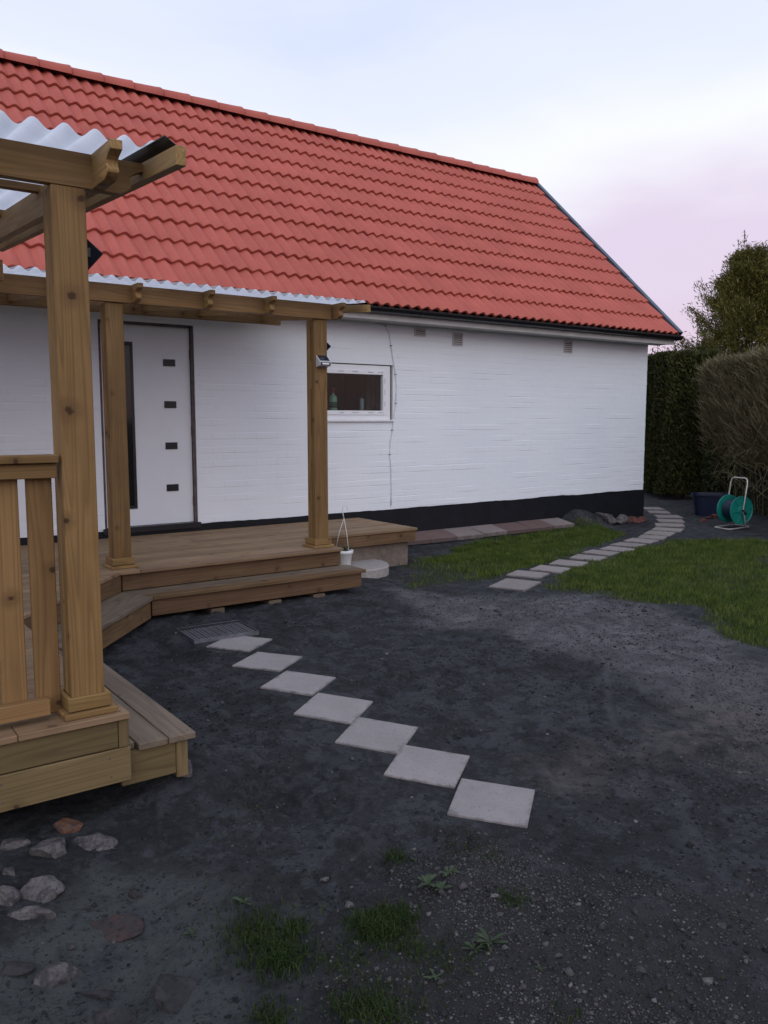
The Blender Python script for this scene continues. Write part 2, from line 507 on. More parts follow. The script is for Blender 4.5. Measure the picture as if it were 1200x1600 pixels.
def slab_mat(name, c, spot):
    m, nt, b = newmat(name, 0.9, 0.2)
    v = coords(nt, rnd=True); n1 = noise(nt, v, 4.0, 5.0, 0.65); n2 = noise(nt, v, 120.0, 2.0); n3 = noise(nt, v, 34.0, 3.0, 0.7)
    col = ramp(nt, n1, [(0.3, tuple(x * 0.86 for x in c)), (0.7, tuple(x * 1.08 for x in c))])
    col = mixc(nt, ramp(nt, n2, [(0.30, 0.55), (0.44, 0.0)]), col, tuple(x * 0.62 for x in c))
    col = mixc(nt, ramp(nt, n3, [(0.62, 0.0), (0.76, 0.55)]), col, spot)
    gt = N(nt, 'ShaderNodeTexCoord'); gs_ = N(nt, 'ShaderNodeSeparateXYZ'); L(nt, gt.outputs['Generated'], gs_.inputs[0])
    ed = math_n(nt, 'MAXIMUM', math_n(nt, 'ABSOLUTE', math_n(nt, 'SUBTRACT', gs_.outputs[0], 0.5)), math_n(nt, 'ABSOLUTE', math_n(nt, 'SUBTRACT', gs_.outputs[1], 0.5)))
    ed = math_n(nt, 'ADD', ed, math_n(nt, 'MULTIPLY', math_n(nt, 'SUBTRACT', noise(nt, v, 13.0, 5.0, 0.7), 0.5), 0.36))
    col = mixc(nt, ramp(nt, ed, [(0.46, 0.0), (0.56, 0.75)]), col, (0.085, 0.080, 0.080))                 # soil trodden onto the edges
    n6 = noise(nt, v, 62.0, 2.0, 0.5); col = mixc(nt, ramp(nt, n6, [(0.70, 0.0), (0.76, 0.8)]), col, (0.05, 0.048, 0.05))
    oi = N(nt, 'ShaderNodeObjectInfo'); hsv = N(nt, 'ShaderNodeHueSaturation'); L(nt, col, hsv.inputs['Color'])
    L(nt, math_n(nt, 'MULTIPLY_ADD', oi.outputs['Random'], 0.16, 0.92), hsv.inputs['Value'])
    L(nt, hsv.outputs[0], b.inputs['Base Color']); bump(nt, b, math_n(nt, 'ADD', n2, n3), 0.35, 0.003); return m


M_SLAB = slab_mat('concrete_slab', (0.285, 0.258, 0.250), (0.18, 0.165, 0.158))
M_PATH = slab_mat('path_slab', (0.255, 0.225, 0.21), (0.13, 0.115, 0.10))
M_PAVG = slab_mat('grey_paver', (0.215, 0.175, 0.165), (0.13, 0.105, 0.10))
M_PAVR = slab_mat('reddish_paver', (0.155, 0.103, 0.096), (0.10, 0.066, 0.06))


def stone_mat(name, c, c2):
    m, nt, b = newmat(name, 0.85, 0.25)
    v = coords(nt, rnd=True); n1 = noise(nt, v, 9.0, 5.0, 0.65); n2 = noise(nt, v, 70.0, 4.0, 0.7)
    col = mixc(nt, ramp(nt, n1, [(0.35, 0.0), (0.65, 1.0)]), c, c2)
    col = mixc(nt, ramp(nt, n2, [(0.50, 0.0), (0.68, 0.75)]), col, tuple(0.35 * x for x in c2))
    col = mixc(nt, ramp(nt, noise(nt, v, 16.0, 4.0, 0.65), [(0.50, 0.0), (0.60, 0.8)]), col, (0.034, 0.034, 0.037))      # soil stuck on
    L(nt, col, b.inputs['Base Color']); bump(nt, b, math_n(nt, 'ADD', n1, n2), 0.6, 0.01); return m


M_STP = stone_mat('pale_stone', (0.150, 0.135, 0.134), (0.062, 0.057, 0.057))
M_STO = stone_mat('orange_brick', (0.24, 0.105, 0.055), (0.12, 0.065, 0.045))
M_STR = stone_mat('red_brown_stone', (0.062, 0.040, 0.036), (0.034, 0.029, 0.030))
M_STD = stone_mat('dark_stone', (0.052, 0.046, 0.048), (0.024, 0.023, 0.025))
M_STB = stone_mat('red_brick', (0.17, 0.055, 0.045), (0.09, 0.04, 0.036))


def leaf_mat(name, stops, rough=0.65, trans=0.25, scale=2.0, wn=0.45):
    m, nt, b = newmat(name, rough, 0.2)
    ge = N(nt, 'ShaderNodeNewGeometry'); n1 = noise(nt, ge.outputs['Position'], scale, 4.0, 0.6)
    at = N(nt, 'ShaderNodeAttribute', attribute_name='tone')
    f = math_n(nt, 'ADD', math_n(nt, 'MULTIPLY', n1, wn), math_n(nt, 'MULTIPLY', at.outputs['Fac'], 1 - wn))
    col = ramp(nt, f, stops)
    L(nt, col, b.inputs['Base Color'])
    if trans:
        tl = N(nt, 'ShaderNodeBsdfTranslucent'); L(nt, col, tl.inputs[0])
        mx = N(nt, 'ShaderNodeMixShader'); mx.inputs[0].default_value = trans
        L(nt, b.outputs[0], mx.inputs[1]); L(nt, tl.outputs[0], mx.inputs[2]); L(nt, mx.outputs[0], nt.nodes['Material Output'].inputs[0])
    return m


M_GRASS = leaf_mat('lawn_grass', [(0.26, (0.020, 0.036, 0.007)), (0.47, (0.064, 0.108, 0.018)), (0.64, (0.13, 0.160, 0.032)), (0.82, (0.24, 0.205, 0.095))], scale=4.5, wn=0.7)
M_TUFT = leaf_mat('weedy_grass', [(0.15, (0.014, 0.030, 0.007)), (0.5, (0.030, 0.056, 0.012)), (0.8, (0.06, 0.075, 0.022)), (0.95, (0.14, 0.12, 0.07))], scale=3.0)
M_THUJA = leaf_mat('thuja_leaf', [(0.15, (0.016, 0.024, 0.008)), (0.5, (0.042, 0.050, 0.013)), (0.9, (0.11, 0.095, 0.026))], trans=0.1)
M_CONIF = leaf_mat('conifer_leaf', [(0.15, (0.026, 0.036, 0.010)), (0.5, (0.105, 0.105, 0.024)), (0.9, (0.26, 0.205, 0.050))], trans=0.12, scale=1.2)
M_IVY = leaf_mat('ivy_leaf', [(0.15, (0.015, 0.028, 0.009)), (0.9, (0.055, 0.07, 0.025))], trans=0.1)
M_TWIG = leaf_mat('bare_twigs', [(0.1, (0.040, 0.033, 0.014)), (0.5, (0.145, 0.122, 0.060)), (0.9, (0.42, 0.355, 0.205))], trans=0.0)
M_BARK = simple('bark', (0.055, 0.042, 0.03), 0.9, 0.3, 20.0, bmp=0.5)
M_COREG = simple('dark_light_block', (0.018, 0.016, 0.008), 0.95, 0.4, 12.0, bmp=0.6)  # near-black colour for the solid boxes added inside both hedges

# ------------------------------------------------------------------ ground
D = 8.41                                      # the house's front wall stands at y = D
XC = 11.24                                    # its right-hand corner


def px2(*pts, z=0.0):
    return [tuple(gz(x, y, z)[:2]) for x, y in pts]


LAWN_R = px2((858, 904), (862, 918), (880, 921), (905, 928), (933, 927), (960, 934), (988, 937), (1020, 938), (1054, 944), (1085, 941), (1104, 950), (1121, 966), (1142, 990), (1168, 997), (1200, 1006)) \
    + [(6.3, 1.8), (9.0, 1.5), (13.0, 4.5)] + px2((1330, 838), (1250, 842), (1200, 846), (1172, 842), (1125, 846), (1092, 845), (1050, 850), (1010, 858), (967, 870), (925, 885), (890, 896))
LAWN_L = px2((690, 912), (640, 922), (645, 885), (700, 868), (767, 849), (820, 842), (879, 834), (910, 829), (936, 829), (958, 835), (948, 845), (908, 861), (858, 878), (804, 891), (754, 905))
BARE_R = px2((1170, 872), (1200, 868), (1240, 872), (1240, 886), (1195, 884))
GREENSAND = px2((150, 1330), (240, 1340), (330, 1360), (330, 1440), (340, 1530), (360, 1640), (-60, 1640), (-80, 1480), (20, 1440), (90, 1395))
BAND = px2((640, 930), (760, 935), (900, 935), (1050, 955), (1110, 975), (1210, 1020), (1210, 1080), (1060, 1060), (900, 1020), (780, 985), (640, 965))
BROWN = px2((1080, 1090), (1200, 1075), (1210, 1180), (1050, 1160), (900, 1200), (850, 1160), (960, 1130))
PALE = px2((1110, 1030), (1200, 1035), (1210, 1200), (1120, 1180))
GRIT = px2((590, 1300), (760, 1290), (900, 1340), (1210, 1340), (1210, 1640), (640, 1640), (560, 1450))


def gh_base(x, y):
    x = np.asarray(x, float); y = np.asarray(y, float)
    z = -0.12 * (1 - sstep(1.8, 4.6, y)) * (1 - sstep(5, 9, x))
    z = z + 0.055 * sstep(5.4, 6.3, y) * (1 - sstep(4.3, 5.2, x)) * sstep(-1, 1.2, x)
    z = z + 0.085 * np.exp(-((y - 8.35) / 0.40) ** 2) * sstep(5.0, 5.7, x) * (1 - sstep(9.2, 10.1, x)) * (y < 8.6)
    z = z + 0.10 * np.exp(-(((x - 1.38) / 0.22) ** 2 + ((y - 3.55) / 0.3) ** 2))
    z = z + 0.24 * np.exp(-np.abs((x - 9.70) / 0.36) ** 3 - ((y - 8.36) / 0.32) ** 2) * (y < 8.6)
    return z


SLABZ = []                                    # filled below: places where the ground was levelled for a slab
TRACKS = [px2((952, 1035), (953, 1090), (970, 1122)), px2((1058, 1210), (1092, 1262), (1142, 1335)), px2((1104, 1040), (1122, 1092)), px2((925, 1070), (948, 1042))]


def terrace(x, y):
    wx = x + 0.25 * (vnoise(x * 3.1, y * 3.1, 14) - 0.5); wy = y + 0.25 * (vnoise(x * 3.1 + 9, y * 3.1, 15) - 0.5)
    t = fbm(wx * 2.4, wy * 3.2, 21, 3, 0.5) * 5.5; b = np.floor(t); fr = t - b
    return b + 0.35 * fr + 0.65 * sstep(0.84, 1.0, fr), fr, b


def gh(x, y):
    x = np.asarray(x, float); y = np.asarray(y, float)
    near = np.exp(-(np.hypot(x - 3, y - 4) / 14) ** 2)
    z = gh_base(x, y)
    z = z + near * (0.030 * (fbm(x * 1.1, y * 1.1, 3, 3) - 0.5) + 0.022 * (fbm(x * 6.0, y * 6.0, 9, 3) - 0.5) + 0.016 * (fbm(x * 17.0, y * 17.0, 10, 3) - 0.5))
    tz_, _f, _b = terrace(x, y)                                  # shovel pats and foot marks: small scalloped steps
    z = z + 0.026 * (tz_ - 2.7) * sstep(1.9, 2.6, y) * (1 - sstep(4.2, 5.8, x)) * (1 - 0.5 * sstep(2.6, 3.6, x)) * (1 - sstep(6.2, 7, y)) * sstep(1.2, 1.5, x + 0 * y)
    for pl in TRACKS:                                            # narrow wheel tracks
        for i in range(len(pl) - 1):
            d = pdist(x, y, [pl[i], pl[i + 1]]); z = z - 0.008 * np.exp(-(d / 0.022) ** 2) + 0.004 * np.exp(-((d - 0.045) / 0.02) ** 2)
    gs = sstep(0.0, -0.25, np.where(pip(x, y, GREENSAND), -1, 1) * pdist(x, y, GREENSAND))
    z = z - gs * 0.035 + gs * 0.05 * (fbm(x * 5.5, y * 5.5, 33, 3) - 0.5)
    w = np.zeros(np.shape(x))
    for (cx, cy, r0, r1) in SLABZ:
        w = np.maximum(w, 1 - sstep(r0, r1, np.hypot(x - cx, y - cy)))
    if len(SLABZ):
        z = z * (1 - w) + (gh_base(x, y) + 0.012) * w
    return z


SL_PX = [[(358, 990), (422, 999), (392, 1018), (327, 1009)], [(399, 1016), (469, 1027), (440, 1049), (367, 1039)], [(446, 1047), (520, 1058), (490, 1086), (411, 1073)],
         [(496, 1084), (578, 1095), (550, 1128), (465, 1114)], [(561, 1123), (649, 1135), (622, 1173), (528, 1159)], [(630, 1168), (730, 1181), (711, 1225), (604, 1208)], [(722, 1219), (831, 1234), (826, 1287), (701, 1270)]]
PATH = [(5.708, 5.74, 0.52, -152), (6.199, 5.982, 0.36, -159), (6.612, 6.114, 0.365, -160), (7.048, 6.222, 0.38, -161), (7.515, 6.365, 0.38, -161), (7.924, 6.471, 0.345, -164), (8.318, 6.564, 0.345, -163),
        (8.707, 6.705, 0.37, -163), (9.15, 6.845, 0.38, -162), (9.538, 6.984, 0.37, -158), (9.945, 7.128, 0.40, -156), (10.40, 7.33, 0.40, -152), (10.87, 7.60, 0.42, -146), (11.33, 7.93, 0.41, -142),
        (11.80, 8.34, 0.43, -136), (12.24, 8.80, 0.42, -132), (12.64, 9.27, 0.42, -128)]
for q in SL_PX:
    z = 0.02
    for _ in range(6):
        P = [gz(*c, z)[:2] for c in q]; cx = float(np.mean([p[0] for p in P])); cy = float(np.mean([p[1] for p in P]))
        z = float(gh_base(np.array([cx]), np.array([cy]))[0]) + 0.022
    SLABZ.append((cx, cy, 0.25, 0.42))
for (cx, cy, ln, ang) in PATH:
    SLABZ.append((cx, cy, 0.27, 0.42))


_g = sum(gz(*q, 0.075) for q in ((275, 975), (372, 962), (402, 979), (305, 997))) / 4
SLABZ.append((float(_g[0]), float(_g[1]), 0.31, 0.5))


def gz0(x, y):
    return float(gh(np.array([x]), np.array([y]))[0])


def onground(px_, py_):                       # pixel -> point on the uneven ground
    z = 0.0
    for _ in range(12):
        p = gz(px_, py_, z); z = gz0(p[0], p[1])
    return np.array([p[0], p[1], z])


def geo(a, b, n):                             # widening steps from a outward to b
    t = np.linspace(0, 1, n) ** 3.2
    return a + (b - a) * t


gx = np.concatenate([geo(-1.2, -900, 34)[::-1][:-1], np.linspace(-1.2, 1.2, 90)[:-1], np.linspace(1.2, 4.8, 300)[:-1], np.linspace(4.8, 7.2, 110), geo(7.2, 13.0, 90)[1:], geo(13.0, 900, 34)[1:]])
gy = np.concatenate([geo(0.9, -900, 34)[::-1][:-1], np.linspace(0.9, 2.0, 60)[:-1], np.linspace(2.0, 6.0, 330)[:-1], np.linspace(6.0, 7.4, 60), geo(7.4, 9.6, 50)[1:], geo(9.6, 900, 34)[1:]])
GX, GY = np.meshgrid(gx, gy)
GZ = gh(GX, GY)
V = np.stack([GX.ravel(), GY.ravel(), GZ.ravel()], 1)
nx, ny = len(gx), len(gy)
ii = (np.arange(ny - 1)[:, None] * nx + np.arange(nx - 1)[None, :]).ravel()
F = np.stack([ii, ii + 1, ii + nx + 1, ii + nx], 1)
gme = mesh_np(V, F, True, 'ground')


def soft(poly, w, seed=0, amp=0.35):
    s = np.where(pip(V[:, 0], V[:, 1], poly), 1.0, -1.0) * pdist(V[:, 0], V[:, 1], poly)
    s = s + amp * (fbm(V[:, 0] * 2.2, V[:, 1] * 2.2, 50 + seed, 4) - 0.5)
    return sstep(-w, w, s)


for nm, arr in (('lawn', np.maximum(soft(LAWN_R, 0.10, 1, 0.55), 0.7 * soft(LAWN_L, 0.12, 2, 0.5))), ('sand', soft(GREENSAND, 0.12, 3)),
                ('band', soft(BAND, 0.25, 4, 0.9)), ('brown', soft(BROWN, 0.2, 5, 0.8)), ('pale', soft(PALE, 0.25, 6, 0.8)), ('grit', soft(GRIT, 0.2, 7, 0.6)),
                ('pat', terrace(V[:, 0], V[:, 1])[1] * (0.35 + 0.65 * _hash(terrace(V[:, 0], V[:, 1])[2] * 3 + np.floor(V[:, 0] * 1.3), np.floor(V[:, 1] * 1.3), 2))),
                ('track', sum(np.exp(-(pdist(V[:, 0], V[:, 1], [pl[i], pl[i + 1]]) / 0.03) ** 2) for pl in TRACKS for i in range(len(pl) - 1)))):
    a = gme.attributes.new(nm, 'FLOAT', 'POINT'); a.data.foreach_set('value', arr.astype(np.float32))


def ground_mat():
    m, nt, b = newmat('dark_slag_ground', 0.9, 0.25)
    ge = N(nt, 'ShaderNodeNewGeometry'); p = ge.outputs['Position']

    def A(n):
        return N(nt, 'ShaderNodeAttribute', attribute_name=n).outputs['Fac']
    n1 = noise(nt, p, 1.6, 5.0, 0.6, 0.4); n2 = noise(nt, p, 9.0, 5.0, 0.65, 0.2); n3 = noise(nt, p, 150.0, 3.0, 0.6); n4 = noise(nt, p, 45.0, 4.0, 0.7)
    col = ramp(nt, n1, [(0.30, (0.0225, 0.0232, 0.0262)), (0.70, (0.037, 0.0375, 0.042))])
    cr = noise(nt, p, 30.0, 9.0, 0.80)                                                            # crumbs
    cr2 = noise(nt, p, 12.0, 7.0, 0.72)
    nn = math_n(nt, 'ADD', noise(nt, p, 6.0, 3.0, 0.55), math_n(nt, 'MULTIPLY', math_n(nt, 'SUBTRACT', cr, 0.5), 0.45))
    col = mixc(nt, ramp(nt, nn, [(0.48, 0.0), (0.55, 0.65)]), col, (0.062, 0.064, 0.073))           # dry smoothed patches
    nw = math_n(nt, 'ADD', noise(nt, p, 2.3, 2.0, 0.5), math_n(nt, 'MULTIPLY', math_n(nt, 'SUBTRACT', cr, 0.5), 0.5))
    col = mixc(nt, ramp(nt, nw, [(0.54, 0.0), (0.63, 0.6)]), col, (0.012, 0.0125, 0.014))            # damp loose slag
    col = mixc(nt, ramp(nt, cr2, [(0.36, 0.55), (0.48, 0.0)]), col, (0.013, 0.0134, 0.0152))
    col = mixc(nt, ramp(nt, cr2, [(0.53, 0.0), (0.66, 0.45)]), col, (0.072, 0.073, 0.082))
    col = mixc(nt, ramp(nt, cr, [(0.34, 0.75), (0.50, 0.0)]), col, (0.0075, 0.0078, 0.009))
    col = mixc(nt, ramp(nt, cr, [(0.54, 0.0), (0.70, 0.75)]), col, (0.090, 0.088, 0.091))
    col = mixc(nt, math_n(nt, 'MULTIPLY', A('track'), 0.6), col, (0.075, 0.075, 0.082))
    nb = ramp(nt, n2, [(0.35, 0.10), (0.60, 1.0)])
    nb2 = ramp(nt, noise(nt, p, 2.6, 5.0, 0.65, 0.6), [(0.36, 0.1), (0.60, 1.0)])
    nbb = math_n(nt, 'MULTIPLY', nb, nb2)
    col = mixc(nt, math_n(nt, 'MULTIPLY', A('band'), math_n(nt, 'MULTIPLY', math_n(nt, 'ADD', nbb, 0.35), 0.80)), col, (0.150, 0.143, 0.150))
    col = mixc(nt, math_n(nt, 'MULTIPLY', A('pale'), math_n(nt, 'MULTIPLY', nbb, 0.9)), col, (0.105, 0.102, 0.108))
    col = mixc(nt, math_n(nt, 'MULTIPLY', A('brown'), math_n(nt, 'MULTIPLY', nbb, 0.95)), col, (0.125, 0.105, 0.094))
    col = mixc(nt, math_n(nt, 'MULTIPLY', A('grit'), 0.7), col, mixc(nt, n4, (0.018, 0.0165, 0.0165), (0.052, 0.047, 0.047)))
    col = mixc(nt, math_n(nt, 'MULTIPLY', A('sand'), ramp(nt, n2, [(0.30, 0.15), (0.55, 0.95)])), col, (0.078, 0.086, 0.084))
    col = mixc(nt, math_n(nt, 'MULTIPLY', A('sand'), ramp(nt, n4, [(0.55, 0.0), (0.63, 0.85)])), col, (0.018, 0.0185, 0.020))
    col = mixc(nt, A('lawn'), col, mixc(nt, n4, (0.016, 0.022, 0.008), (0.042, 0.044, 0.018)))
    n5 = noise(nt, p, 330.0, 2.0, 0.6)
    col = mixc(nt, ramp(nt, n3, [(0.58, 0.0), (0.75, 0.45)]), col, (0.085, 0.083, 0.088))          # pale grains
    col = mixc(nt, ramp(nt, n5, [(0.60, 0.0), (0.78, 0.5)]), col, (0.10, 0.098, 0.10))
    col = mixc(nt, ramp(nt, n3, [(0.25, 0.65), (0.45, 0.0)]), col, (0.008, 0.008, 0.009))
    L(nt, col, b.inputs['Base Color'])
    L(nt, ramp(nt, n2, [(0.3, 0.95), (0.7, 0.72)]), b.inputs['Roughness'])
    h = math_n(nt, 'ADD', math_n(nt, 'ADD', math_n(nt, 'MULTIPLY', cr, 0.8), math_n(nt, 'MULTIPLY', cr2, 1.3)), math_n(nt, 'MULTIPLY', n3, 0.30))
    h = math_n(nt, 'ADD', h, math_n(nt, 'ADD', math_n(nt, 'MULTIPLY', n4, 0.55), math_n(nt, 'MULTIPLY', n2, 0.9)))
    bump(nt, b, h, 1.0, 0.022); return m


M_GROUND = ground_mat()
ground = tag(obj('ground', gme, M_GROUND), 'dark slag and gravel yard ground', None, None, 'structure')


def add_tone(me, tone_per_face, k):
    a = me.attributes.new('tone', 'FLOAT', 'FACE'); a.data.foreach_set('value', np.asarray(tone_per_face, np.float32))


def blades(name, pts, hgt, wid, mat, seed, lean=0.5, seg=1):
    r = np.random.default_rng(seed); n = len(pts); pts = np.asarray(pts, float)
    h = hgt * r.uniform(0.5, 1.25, n) if np.isscalar(hgt) else hgt * r.uniform(0.6, 1.2, n)
    az = r.uniform(0, 2 * np.pi, n); fa = r.uniform(0, 2 * np.pi, n); ln = lean * r.uniform(0.1, 1.2, n)
    w = wid * r.uniform(0.6, 1.3, n)
    dx, dy = np.cos(fa) * w / 2, np.sin(fa) * w / 2
    b0 = pts + np.stack([dx, dy, -0.004 + 0 * dx], 1); b1 = pts - np.stack([dx, dy, 0.004 + 0 * dx], 1)
    lx, ly = np.cos(az) * ln * h, np.sin(az) * ln * h
    tone = r.uniform(0, 1, n)
    if seg == 1:
        tp = pts + np.stack([lx, ly, h], 1)
        V = np.stack([b0, b1, tp], 1).reshape(-1, 3); F = np.arange(3 * n).reshape(-1, 3)
    else:
        m_ = pts + np.stack([lx * 0.3, ly * 0.3, h * 0.62], 1); md = np.stack([dx, dy, 0 * dx], 1) * 0.75
        tp = pts + np.stack([lx * 1.25, ly * 1.25, h * (1.0 - 0.35 * ln)], 1)
        V = np.stack([b0, b1, m_ - md, m_ + md, tp], 1).reshape(-1, 3)
        o = np.arange(n)[:, None] * 5
        F = np.concatenate([o + np.array([[0, 1, 2]]), o + np.array([[0, 2, 3]]), o + np.array([[3, 2, 4]])], 0); tone = np.tile(tone, 3)
    me = mesh_np(V, F, False, name); add_tone(me, tone, 3); return obj(name, me, mat)


def scatter(poly, n, seed, edge=0.15, amp=0.25, dens=None):
    r = np.random.default_rng(seed); P = np.array(poly); lo, hi = P.min(0) - 0.2, P.max(0) + 0.2
    x = r.uniform(lo[0], hi[0], n); y = r.uniform(lo[1], hi[1], n)
    s = np.where(pip(x, y, poly), 1.0, -1.0) * pdist(x, y, poly) + amp * (fbm(x * 2.2, y * 2.2, 50 + seed, 4) - 0.5)
    keep = sstep(-edge, edge, s) > r.uniform(0, 1, n)
    if dens is not None:
        keep &= dens(x, y) > r.uniform(0, 1, n)
    x, y = x[keep], y[keep]
    return np.stack([x, y, gh(x, y)], 1)


# ------------------------------------------------------------------ house
house = empty('house', ((XC - 2) / 2, 10.9, 0.0), 'white painted brick house with red tiled roof and black plinth', 'house')
X0 = -2.0                                     # left end, out of frame
BACK = 13.85
DOOR = (2.60, 3.60, 0.50, 2.60)
WIN = (5.08, 6.215, 1.592, 2.285)
ZW = 2.84
wb = MB()
for (a, b, c, d) in ((X0, DOOR[0], 0.46, ZW), (DOOR[0], DOOR[1], DOOR[3], ZW), (DOOR[1], WIN[0], 0.46, ZW), (WIN[0], WIN[1], 0.46, WIN[2]), (WIN[0], WIN[1], WIN[3], ZW), (WIN[1], XC, 0.46, ZW)):
    wb.box(a, b, D, D + 0.28, c, d)
wb.box(X0, X0 + 0.25, D + 0.28, BACK, 0.46, ZW); wb.box(XC - 0.25, XC, D + 0.28, BACK - 0.25, 0.46, ZW); wb.box(X0 + 0.25, XC, BACK - 0.25, BACK, 0.46, ZW)
RZ, RY = 5.80, 11.13
for x in (X0 + 0.01, XC - 0.21):
    wb.prism([(D + 0.02, ZW), (BACK - 0.02, ZW), (BACK - 0.02, 3.18), (RY, 5.70), (D + 0.02, 3.18)], x, x + 0.2, 'yz')
wall = wb.build('wall', M_WALL, house)

# painted bricks, laid in running bond, barely proud of the joints
BL, BH, JT = 0.25, 0.062, 0.013


def prow(x, row):                             # how far a course stands proud at x
    x = np.asarray(x, float)
    f = vnoise(x * 3.3 + row * 13.7, 0 * x + row * 7.31, 3) * 0.6 + vnoise(x * 7.5 + row * 5.3, 0 * x + row * 3.17, 8) * 0.4
    return 0.0004 + 0.0050 * sstep(0.46, 0.88, f)


def brick_mesh(l, cx, row):
    b = MB(); e = 0.004
    hl, hh = l / 2, BH / 2 + 0.004
    pa, pb_ = [float(q) for q in prow(np.array([cx - hl, cx + hl]), row)]
    j0, j1 = [float(0.006 * (vnoise(np.array([q * 3.0]), np.array([row * 1.7]), 5)[0] - 0.5)) for q in (cx - hl, cx + hl)]
    b.add([(-hl, 0.004, -hh), (hl, 0.004, -hh), (hl, 0.004, hh), (-hl, 0.004, hh),
           (-hl, -pa, -hh + e + j0), (hl, -pb_, -hh + e + j1), (hl, -pb_, hh - e + j1), (-hl, -pa, hh - e + j0)],
          [(4, 5, 6, 7), (0, 1, 5, 4), (1, 2, 6, 5), (2, 3, 7, 6), (3, 0, 4, 7)])
    return b


rest = MB(); cand = []
nrow = int((ZW - 0.5) / (BH + JT))
for row in range(nrow):
    z = 0.5 + (BH + JT) * (row + 0.5); off = 0.0 if row % 2 else (BL + JT) / 2
    k = 0
    while True:
        xa = X0 + off + k * (BL + JT) - (BL + JT) / 2; xb = xa + BL + JT - 0.001; k += 1
        if xa > XC: break
        xa = max(xa, X0 + 0.001); xb = min(xb, XC - 0.001)
        segs = [(xa, xb)]
        for (o0, o1, z0, z1) in (DOOR, WIN):
            if z + BH / 2 > z0 - 0.002 and z - BH / 2 < z1 + 0.002:
                ns = []
                for (p, q) in segs:
                    if q <= o0 or p >= o1: ns.append((p, q)); continue
                    if p < o0: ns.append((p, o0 - 0.001))
                    if q > o1: ns.append((o1 + 0.001, q))
                segs = ns
        for (p, q) in segs:
            if q - p < 0.03: continue
            full = abs(q - p - BL - JT + 0.001) < 1e-6
            cx = (p + q) / 2; sx, sy = prj((cx, D, z))
            vis = 6 < sx < 1194 and not (sx < 160 and sy > 700) and not (70 < sx < 208) and not (482 < sx < 514) and sy > 480
            if full and vis:
                dep = np.linalg.norm(np.array([cx, D, z]) - _C); cand.append((dep, cx, z, row))
            else:
                b = brick_mesh(q - p, cx, row); rest.add([(v[0] + cx, v[1] + D, v[2] + z) for v in b.v], b.f)
cand.sort()
for i, (dep, cx, z, sd) in enumerate(cand):
    if i < 300:
        b = brick_mesh(BL + JT - 0.001, cx, sd); obj('brick', mesh(b.v, b.f, False, 'brick'), M_WALL, wall, Matrix.Translation((cx, D, z)))
    else:
        b = brick_mesh(BL + JT - 0.001, cx, sd); rest.add([(v[0] + cx, v[1] + D, v[2] + z) for v in b.v], b.f)
tag(rest.build('bricks', M_WALL, wall), kind='stuff')

# plinth with an uneven paint edge
pb = MB(); xs = np.linspace(X0 - 0.02, XC + 0.02, 180)
pv = []
for x in xs:
    zt = 0.497 + 0.012 * (vnoise(x * 3.0, 1.0, 4) - 0.5) + 0.006 * (vnoise(x * 14.0, 1.0, 6) - 0.5)
    pv += [(x, D - 0.012, -0.5), (x, D - 0.012, float(zt)), (x, D + 0.3, float(zt) - 0.03)]
pf = []
for i in range(len(xs) - 1):
    a = 3 * i; pf += [(a, a + 3, a + 4, a + 1), (a + 1, a + 4, a + 5, a + 2)]
pb.add(pv, pf); pb.box(X0 - 0.02, X0 + 0.25, D + 0.3, BACK + 0.02, -0.5, 0.47); pb.box(XC - 0.25, XC + 0.02, D - 0.0115, BACK + 0.02, -0.5, 0.485); pb.box(X0 + 0.25, XC - 0.25, BACK - 0.25, BACK + 0.02, -0.5, 0.47)
pb.build('plinth', M_BLACK, house)

# ---- roof: eave line, ridge line
EY, EZ = 7.985, 2.925                         # lower edge of the tiles
SL = math.atan2(RZ - 0.10 - EZ + 0.16, RY - EY)
SL = math.atan2(5.86 - EZ, RY - EY)
slen = math.hypot(5.86 - EZ, RY - EY)
XR1 = 11.455
deck_t = 0.05
# roof boards below the tiles
rb = MB()
nrm = Vector((0, -math.sin(SL), math.cos(SL))); up = Vector((0, math.cos(SL), math.sin(SL)))
E0 = Vector((0, EY, EZ))


def rp(x, s, h):
    p = E0 + up * s + nrm * h; return (x, p.y, p.z)


def slab_roof(b, x0, x1, s0, s1, h0, h1):
    b.add([rp(x0, s0, h0), rp(x1, s0, h0), rp(x1, s1, h0), rp(x0, s1, h0), rp(x0, s0, h1), rp(x1, s0, h1), rp(x1, s1, h1), rp(x0, s1, h1)],
          [(0, 3, 2, 1), (4, 5, 6, 7), (0, 1, 5, 4), (1, 2, 6, 5), (2, 3, 7, 6), (3, 0, 4, 7)])


slab_roof(rb, X0 - 0.2, XR1 - 0.02, 0.06, slen, -0.075, -0.045)
yb = 2 * RY
rb.add([(X0 - 0.2, RY, 5.82), (XR1 - 0.02, RY, 5.82), (XR1 - 0.02, yb - EY, EZ), (X0 - 0.2, yb - EY, EZ), (X0 - 0.2, RY, 5.87), (XR1 - 0.02, RY, 5.87), (XR1 - 0.02, yb - EY, EZ + 0.05), (X0 - 0.2, yb - EY, EZ + 0.05)],
       [(0, 3, 2, 1), (4, 5, 6, 7), (0, 1, 5, 4), (1, 2, 6, 5), (2, 3, 7, 6), (3, 0, 4, 7)])
M_ROOFB = simple('roof_boards_dark', (0.05, 0.025, 0.02), 0.9, 0.2, 8.0, bmp=0.0)
roof = rb.build('roof', M_ROOFB, house)
GAUGE = slen / 11.0; TW = 0.30


